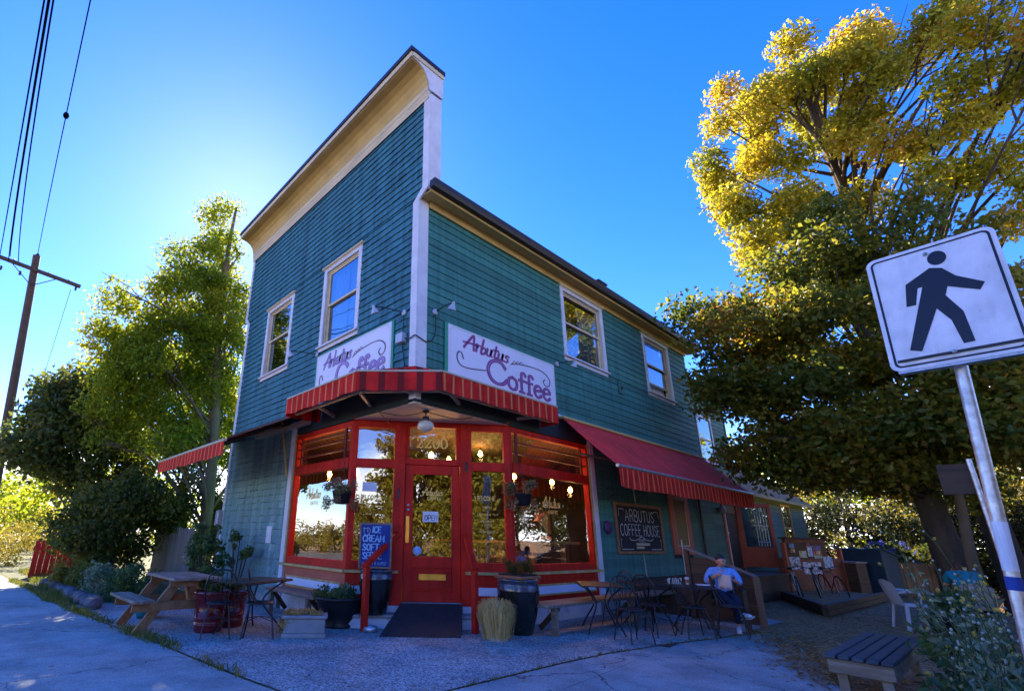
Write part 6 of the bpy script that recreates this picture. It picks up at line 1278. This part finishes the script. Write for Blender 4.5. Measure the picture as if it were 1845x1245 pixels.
def wire(label, p0, p1, p2, r, beads=()):
    a, b, c = Vector(p0), Vector(p1), Vector(p2); q = MB(); pts = []
    for i in range(41):
        t = i/40; x = a.x+(c.x-a.x)*t; s = (b.x-a.x)/(c.x-a.x)
        l = lambda k: a[k]*((t-s)*(t-1))/((-s)*(-1)) + b[k]*(t*(t-1))/(s*(s-1)) + c[k]*(t*(t-s))/(1-s); pts.append((x,l(1),l(2)))
    q.tube(pts, r, 5)
    for t in beads:
        x = a.x+(c.x-a.x)*t; i = int(t*40); q.sphere(pts[i],(.10,.06,.07),8,6)
    tag(q.build('overhead_wire', M['wire']), label, 'wire', 'overhead wires')
wire('single overhead wire with two clamps above the utility pole',(-18,-5.38,12.15),(-3,-5.40,10.2),(16,-5.6,13.0),.012,(.02,.37))
for i, (dy, dz, l) in enumerate(((0,0,'lowest wire of the left overhead bundle'),(-.10,.12,'second wire of the left overhead bundle'),(.10,.10,'wire on the building side of the left overhead bundle'),(.0,.24,'uppermost wire of the left overhead bundle'))): wire(l,(-18,-6.2+dy*3,11.5+dz),(-3,-5.92+dy*.6,9.78+dz*.6),(16,-5.7+dy,12.2+dz),.016)
wire('service wire running down from the cross-arm',(-18.1,-4.0,11.1),(-20,-4.1,6.8),(-26,-4.3,6.0),.010)

# ---------------------------------------------------------------- trees and planting
def cl(*a): return fill_blobs(*a)
bl = cl([((3.3,10.6,4.7),(2.9,2.6,1.5)),((2.3,9.2,6.3),(1.7,1.6,1.6)),((4.8,11.0,7.0),(3.2,2.6,2.2)),((6.8,9.8,4.8),(1.8,2.0,1.7)),((4.2,12.5,3.9),(3.0,2.6,1.3)),((4.4,10.6,8.6),(2.0,1.8,1.3)),((3.3,9.9,3.5),(2.0,1.4,.7)),((5.8,9.8,3.5),(1.6,1.4,.7)),((1.7,9.4,5.0),(1.0,1.2,.9)),((2.4,10.2,3.6),(1.2,1.2,.6))],205,(.55,.95),71)
tree('maple_tree','large spreading maple with dark lower leaves in front of the right wall',(4.75,12.2,0),[(4.75,12.2,0),(4.70,12.2,1.6),(4.6,12.1,3.4),(4.5,11.8,5.5),(4.4,11.5,7.6),(4.3,11.2,9.0)],bl,78000,.15,M['maple'],M['bark'],.34,72,nb=44,flat=.3,zmin=3.0)
bl = cl([((2.5,10.8,13.2),(1.1,1.4,1.6)),((2.8,10.8,10.6),(1.1,1.5,1.4)),((5.0,11.6,14.2),(2.0,2.0,1.9)),((4.6,11.4,11.0),(1.9,1.8,1.5)),((7.0,11.2,12.0),(1.8,1.8,1.6)),((4.2,11.4,15.6),(1.4,1.4,1.3)),((7.6,10.4,9.6),(1.4,1.6,1.6)),((6.6,11.6,15.0),(1.5,1.5,1.2)),((8.6,10.2,13.0),(1.4,1.6,1.6)),((8.2,10.0,11.0),(1.4,1.6,1.5)),((3.4,10.8,15.2),(1.0,1.2,1.0))],84,(.45,.8),73)
tree('golden_tree','tall tree with golden sunlit leaves rising above the maple',(5.6,14.0,0),[(5.6,14.0,0),(5.5,13.8,3),(5.2,13.2,6.5),(4.9,12.6,9.5),(4.7,12.0,12.5),(4.6,11.8,15)],bl,58000,.13,M['gold_leaf'],M['bark'],.30,74,nb=55,flat=.1)
bl = cl([((-10.5,-.45,12.1),(.8,.55,1.3)),((-10.6,-.5,10.6),(1.2,1.0,1.4)),((-10.7,-1.0,9.2),(1.1,1.7,1.4)),((-10.8,-1.3,7.4),(1.3,2.4,1.6)),((-10.6,-.9,5.6),(1.4,2.7,1.4)),((-10.4,.2,8.2),(1.3,1.1,2.2)),((-10.6,-.6,4.0),(1.4,2.4,.8)),((-10.9,-2.2,6.6),(1.1,1.3,1.3)),((-10.8,-2.4,5.0),(1.2,1.2,1.0)),((-10.9,-2.4,8.0),(1.0,1.2,1.3)),((-10.8,-1.5,9.7),(.9,1.0,1.2)),((-11,-3.0,6.6),(.9,.9,1.0))],250,(.4,.75),75)
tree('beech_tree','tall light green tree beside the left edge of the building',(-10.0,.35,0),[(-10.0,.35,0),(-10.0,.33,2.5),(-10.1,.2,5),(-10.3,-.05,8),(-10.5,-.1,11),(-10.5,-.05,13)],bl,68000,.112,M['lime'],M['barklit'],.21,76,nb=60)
bl = cl([((-13.0,-3.1,5.0),(1.3,1.5,1.4)),((-12.9,-3.4,3.8),(1.6,1.6,1.2)),((-12.4,-2.1,5.6),(1.2,1.3,1.2)),((-13.3,-4.2,3.7),(1.0,.9,.8)),((-12.6,-2.4,3.2),(1.3,1.5,1.0)),((-13.4,-3.6,5.8),(1.0,1.0,.9))],100,(.45,.8),77)
tree('chestnut_tree','darker broad-leaved tree overhanging the sidewalk at far left',(-13.2,-2.2,0),[(-13.2,-2.2,0),(-13.2,-2.3,2),(-13.1,-2.6,3.6),(-13.0,-2.9,5.2)],bl,17000,.18,M['dkleaf'],M['bark'],.18,78,nb=34)
def bush(name, label, loc, ells, n, rr, leaves, size, m, seed, cat='shrub', group=None, stems=True, **k):
    t = thing(name, label, cat, loc, 0, group); b = fill_blobs(ells, n, rr, seed); leaf_cloud('foliage', m, t, b, leaves, size, seed+1, .1, **k)
    if stems:
        q = MB(); rg = random.Random(seed)
        for c, _ in rg.sample(b, min(len(b),14)): q.tube(smooth_path([(c[0]*.2,c[1]*.2,0),(c[0]*.6,c[1]*.6,c[2]*.55),c],3),[.018,.016,.014,.012,.010,.008,.006],5)
        q.build('stems', M['bark'], t)
    return t
bush('laurel_bush','big dark evergreen bush under the left trees',(-10.3,-1.9,0),[((0,0,1.6),(1.5,1.1,1.4)),((-.8,-.4,1.3),(1.3,1.0,1.2)),((.5,.6,2.3),(1.2,1.2,1.0))],80,(.35,.6),20000,.12,M['dkleaf'],81)
bush('laurel_bush','dark evergreen bush filling the gap behind the picket fence',(-11.2,.4,0),[((0,0,1.8),(1.4,1.4,1.5))],40,(.4,.6),9000,.12,M['dkleaf'],83)
bl = cl([((-13.6,1.2,5.4),(1.6,1.8,2.0)),((-13.4,.2,7.2),(1.2,1.4,1.2)),((-14.4,-1.0,4.2),(1.6,1.6,1.6))],70,(.45,.8),301)
tree('lime_tree','bright yellow-green tree filling the gap behind the left trees',(-13.8,.6,0),[(-13.8,.6,0),(-13.8,.6,2.4),(-13.7,.6,4.6),(-13.6,.6,7)],bl,17000,.14,M['lime'],M['bark'],.17,303,nb=30)
bush('rhododendron','leafy green shrub between the picnic table and the shingled wall',(-6.0,-.85,0),[((0,0,.75),(.55,.45,.55)),((-.2,0,1.3),(.35,.3,.4))],22,(.13,.22),900,.11,M['garden'],85)
bush('slender_shrub','slender shrub with leaf clusters against the shingled wall',(-5.35,-.42,0),[((-.05,0,1.25),(.3,.15,.25)),((.25,0,1.05),(.25,.15,.2)),((-.2,0,.85),(.15,.1,.15))],9,(.07,.12),220,.11,M['garden'],87)
for i, (x, y, r, lb, mm) in enumerate(((-6.5,-2.3,.55,'mound of bright green garden plants beside the picnic table','garden'),(-7.3,-2.6,.55,'blue-green garden mound at the sidewalk edge','weedleaf'),(-7.6,-1.9,.7,'taller green garden mound in front of the picket fence','garden'),(-8.6,-2.6,.6,'yellow-green mound near the red fence','grass'),(-9.6,-2.9,.5,'low sunlit mound farthest along the garden bed','hedge'))):
    bush('garden_plant', lb, (x,y,0), [((0,0,.28),(r,r*.8,.36))], 22, (.14,.24), 1500, .075, M[mm], 90+2*i, 'plant', 'garden bed plants', stems=False)
ed = thing('rock_edging','low grey rock edging along the garden bed','garden edging')
rg = random.Random(14)
for i in range(22):
    f = i/21; x = -5.6-f*5.2; y = -2.92-f*.28+rg.uniform(-.06,.06); s = rg.uniform(.10,.19); q = MB(); q.sphere((0,0,0),(s*1.2,s*.9,s*.75),9,6)
    q.v = [(p[0]*(1+.25*mnoise.noise(Vector(p)*7+Vector((i,0,0)))),p[1]*(1+.25*mnoise.noise(Vector(p)*7+Vector((0,i,0)))),p[2]*(1+.25*mnoise.noise(Vector(p)*7+Vector((0,0,i))))) for p in q.v]; q.sm = [False]*len(q.f)
    o = q.build('rock', M['stone'], ed); o.location = (x,y,s*.45)
# picket fence beside the building
pf2 = thing('picket_fence','grey weathered picket fence between the building and the bushes','fence')
pk = MB(); pk.prism([(-.035,0),(.035,0),(.035,1.42),(0,1.47),(-.035,1.42)], lambda p,t: (p[0],t,p[1]), -.01,.01); pm = pk.mesh('picket'); pm.materials.append(M['greywood'])
for i in range(40):
    o = bpy.data.objects.new('picket', pm); link(o, pf2); o.location = (-7.90-.088*i,-.62+.0*i,.02); o.rotation_euler = (0,R(rnd.uniform(-1.5,1.5)),0); o.scale = (1,1,rnd.uniform(.97,1.03))
for z in (.35,1.15): q = MB(); q.box(-11.5,-7.8,-.605,-.565,z,z+.09); q.build('rail', M['greywood'], pf2)
rf = thing('red_fence','bright red board fence beyond the garden at far left','fence')
for i in range(9): q = MB(); q.box(-13.4+.0*i,-13.36,-3.42+.15*i,-3.28+.15*i,0,1.05); q.build('board', M['redfence'], rf)
q = MB(); q.box(-13.36,-13.32,-3.45,-2.05,.75,.85); q.build('rail', M['redfence'], rf)
for i, (x,y,r,h,lb) in enumerate(((-19,-3.6,1.8,1.6,'sunny yellow-green bush left of the red fence'),(-24,-2.0,2.6,2.2,'sunny yellow-green bush far down the street'),(-16.5,-1.0,1.6,1.5,'sunny bush right behind the red fence'),(-30,-6,3.0,2.6,'hazy bright bush at the end of the sidewalk'))):
    bush('sunny_bush', lb, (x,y,0), [((0,0,h*.55),(r,r,h*.6))], 36, (.35,.6), 4200, .09, M['hedge'], 110+2*i, 'shrub', 'sunlit bushes down the street', stems=False)
# sunlit planting behind on the right
for i, (x,y,h,r,lb) in enumerate(((3.6,23.2,3.4,1.5,'bright yellow-lit small tree behind the hydrangeas'),(7.5,20.5,6.0,2.4,'bright yellow-lit tree behind the maple trunk'),(.2,29,7.0,3.0,'yellow-lit tree far behind the lean-to'),(11.5,17.5,7.0,2.6,'yellow-lit tree behind the pedestrian sign'),(5.2,31,8.0,3.4,'tall sunlit tree closing the far end of the path'))):
    bl = fill_blobs([((x,y,h*.6),(r,r,h*.42))],34,(.5,.85),130+i); tree('sunlit_tree',lb,(x,y,0),[(x,y,0),(x+.1,y,h*.3),(x,y+.1,h*.75)],bl,5200,.15,M['hedge'],M['bark'],.14,131+i,'sunlit trees behind the path',18)
bush('dark_hedge','dense dark hedge closing off the ground behind the sign posts',(10.2,15.2,0),[((0,0,2.3),(4.2,1.2,2.5)),((2.2,-3.5,2.4),(1.6,3.5,2.6))],110,(.6,1.0),17000,.15,M['shadeleaf'],152,'hedge',stems=False)
bush('dark_hedge','dark shrubbery between the hydrangeas and the maple trunk',(5.9,21.5,0),[((0,0,1.8),(2.6,1.2,2.0))],60,(.5,.8),9000,.13,M['shadeleaf'],156,'hedge',stems=False)
bush('dark_hedge','dark shrubs in the corner behind the notice board',(.9,24.3,0),[((0,0,1.7),(2.2,1.2,1.9))],50,(.5,.8),8000,.13,M['shadeleaf'],158,'hedge',stems=False)
bush('dark_hedge','shrubs coloured dark as if in shade beside the cedar fence',(4.6,20.6,0),[((0,0,1.7),(3.4,.9,1.9))],60,(.5,.8),11000,.13,M['shadeleaf'],160,'hedge',stems=False)
bush('path_hedge','dark hedge at the far end of the path behind the maple',(5,25,0),[((0,0,1.7),(6.5,1.2,1.9))],70,(.5,.9),9500,.12,M['dkleaf'],150,'hedge',stems=False)
t = thing('slim_trunk','slender tree trunk in a sunlit bark colour standing beside the maple trunk','tree',(5.15,11.2,0)); q = MB(); q.tube(smooth_path([(0,0,0),(-.05,.02,1.2),(.05,.0,2.6),(.1,.2,4.6)],4),[.12*(1-.04*i) for i in range(13)],10); q.build('trunk', M['barklit'], t)
# tall weeds by the post
def weed(label, x, y, h, n, seed, fl=True):
    t = thing('tall_weed', label, 'weed', (x,y,0), 0, 'tall wild weeds by the sign post'); rg = random.Random(seed); q = MB(); tips = []; nodes = []
    for i in range(n):
        a = rg.uniform(0,6.28); ln = rg.uniform(.05,.30)*h; hh = h*rg.uniform(.55,1.0); p = [(rg.uniform(-.05,.05),rg.uniform(-.05,.05),0),(math.cos(a)*ln*.35,math.sin(a)*ln*.35,hh*.5),(math.cos(a)*ln,math.sin(a)*ln,hh)]
        sp = smooth_path(p,6); q.tube(sp,[.008*(1-.65*k/12) for k in range(13)],5); nodes += [tuple(v) for v in sp[1:10]]
        for _ in range(3):
            b = sp[rg.randint(8,12)]; e = b+Vector((rg.uniform(-.10,.10),rg.uniform(-.10,.10),rg.uniform(.05,.16))); q.tube([b,b.lerp(e,.5)+Vector((0,0,.01)),e],[.004,.003,.002],4); tips.append(tuple(e))
    q.build('stem', M['stem'], t); leaf_cloud('leaves', M['weedleaf'], t, [(c,.09) for c in nodes], 5*len(nodes)//2, .10, seed, 0, aspect=.38); leaf_cloud('lower_leaves', M['garden'], t, [((rg.uniform(-.25,.25),rg.uniform(-.25,.25),rg.uniform(.1,.45)*h),.16) for _ in range(8)], 130, .11, seed+3, 0, aspect=.4)
    q = MB()
    for e in tips: q.sphere(e,(.010,.010,.012),6,5)
    q.build('buds', M['weedbud'], t, kind='stuff')
    if fl: leaf_cloud('flowers', M['yellowfl'], t, [(e,.018) for e in tips[::2]], 14*len(tips[::2]), .024, seed+5, 0, aspect=.4)
M['weedbud'] = mat('pale_bud', (.36,.38,.32), .8, .2)
weed('tallest weed with pale buds in front of the maple trunk',5.20,2.6,1.72,7,201); weed('yellow-flowered weed right of the slatted bench',5.33,2.05,1.2,9,202); weed('bushy grey-green weed at the foot of the sign post',5.52,1.75,1.15,10,203); weed('leafy weed in the lower right corner',5.45,1.05,.9,9,204,False); weed('yellow-flowered weed at the right edge of the view',5.60,2.4,1.45,7,205); weed('low weed nearest the slatted bench',5.30,1.35,.62,7,206)
blades('grass', M['garden'], [(rnd.uniform(5.15,6.1),rnd.uniform(.3,4.2),.2,20) for _ in range(50)], 210, (.08,.3), lab='rank grass and weeds around the sign post', cat='grass')
# ---------------------------------------------------------------- what stands across the streets (seen in the window reflections)
proto = None
for i, (x,y,s) in enumerate(((23,-6,1.35),(23,2,1.2),(3.5,-21,.8),(22,-13,1.35),(28,-9,1.6),(-14,-22,.8),(14,-23,1.2),(24,-10,1.3),(26,-2,1.4))):
    if proto is None:
        bl = fill_blobs([((0,0,3.6),(2.2,2.2,1.9)),((.4,0,5.6),(1.7,1.7,1.5)),((-.5,.6,2.4),(2.3,2.0,1.2))],60,(.6,1.0),301); proto = tree('street_tree','x',(0,0,0),[(0,0,0),(0,0,2),(.1,0,4),(.2,0,6)],bl,16000,.24,M['hedge'],M['bark'],.2,302); o = proto
    else: o = copy_tree(proto)
    o.location = (x,y,0); o.scale = (s,s,s*(.9+.2*((i*7)%5)/5)); o.rotation_euler = (0,0,i*1.3); o['label'] = 'leafy sunlit tree across the street seen only in window reflections'; o['group'] = 'trees across the street'
hg = thing('street_hedge','tall sunlit hedge across the side street seen in the door glass','hedge'); rg = random.Random(6); leaf_cloud('foliage', M['hedge'], hg, [((18+rg.uniform(-1.2,1.2),rg.uniform(-18,16),rg.uniform(.2,3.4)),rg.uniform(.6,1.1)) for _ in range(260)], 30000, .22, 305, 0)
hg = thing('street_hedge','lower sunlit hedge along the far side of the front street','hedge'); leaf_cloud('foliage', M['hedge'], hg, [((rg.uniform(-40,12),-18.2+rg.uniform(-1,1),rg.uniform(.2,2.2)),rg.uniform(.5,.9)) for _ in range(260)], 26000, .20, 306, 0)
# woods closing the view down both streets
for i, (x0,x1,y0,y1,h,nm,lb) in enumerate(((-60,-34,-16,8,5.0,'distant_trees','far row of trees closing the end of the front street'),(-40,-16,14,34,9,'distant_trees','far trees behind the building'),(-10,26,38,48,9,'distant_trees','far trees closing the path behind the maple'))):
    o = leaf_cloud(nm, M['lime'], None, [((rg.uniform(x0,x1),rg.uniform(y0,y1),rg.uniform(.3,h)),rg.uniform(1.0,1.9)) for _ in range(150)], 22000, .38, 320+i, 0); tag(o, lb, 'trees', None, 'stuff')
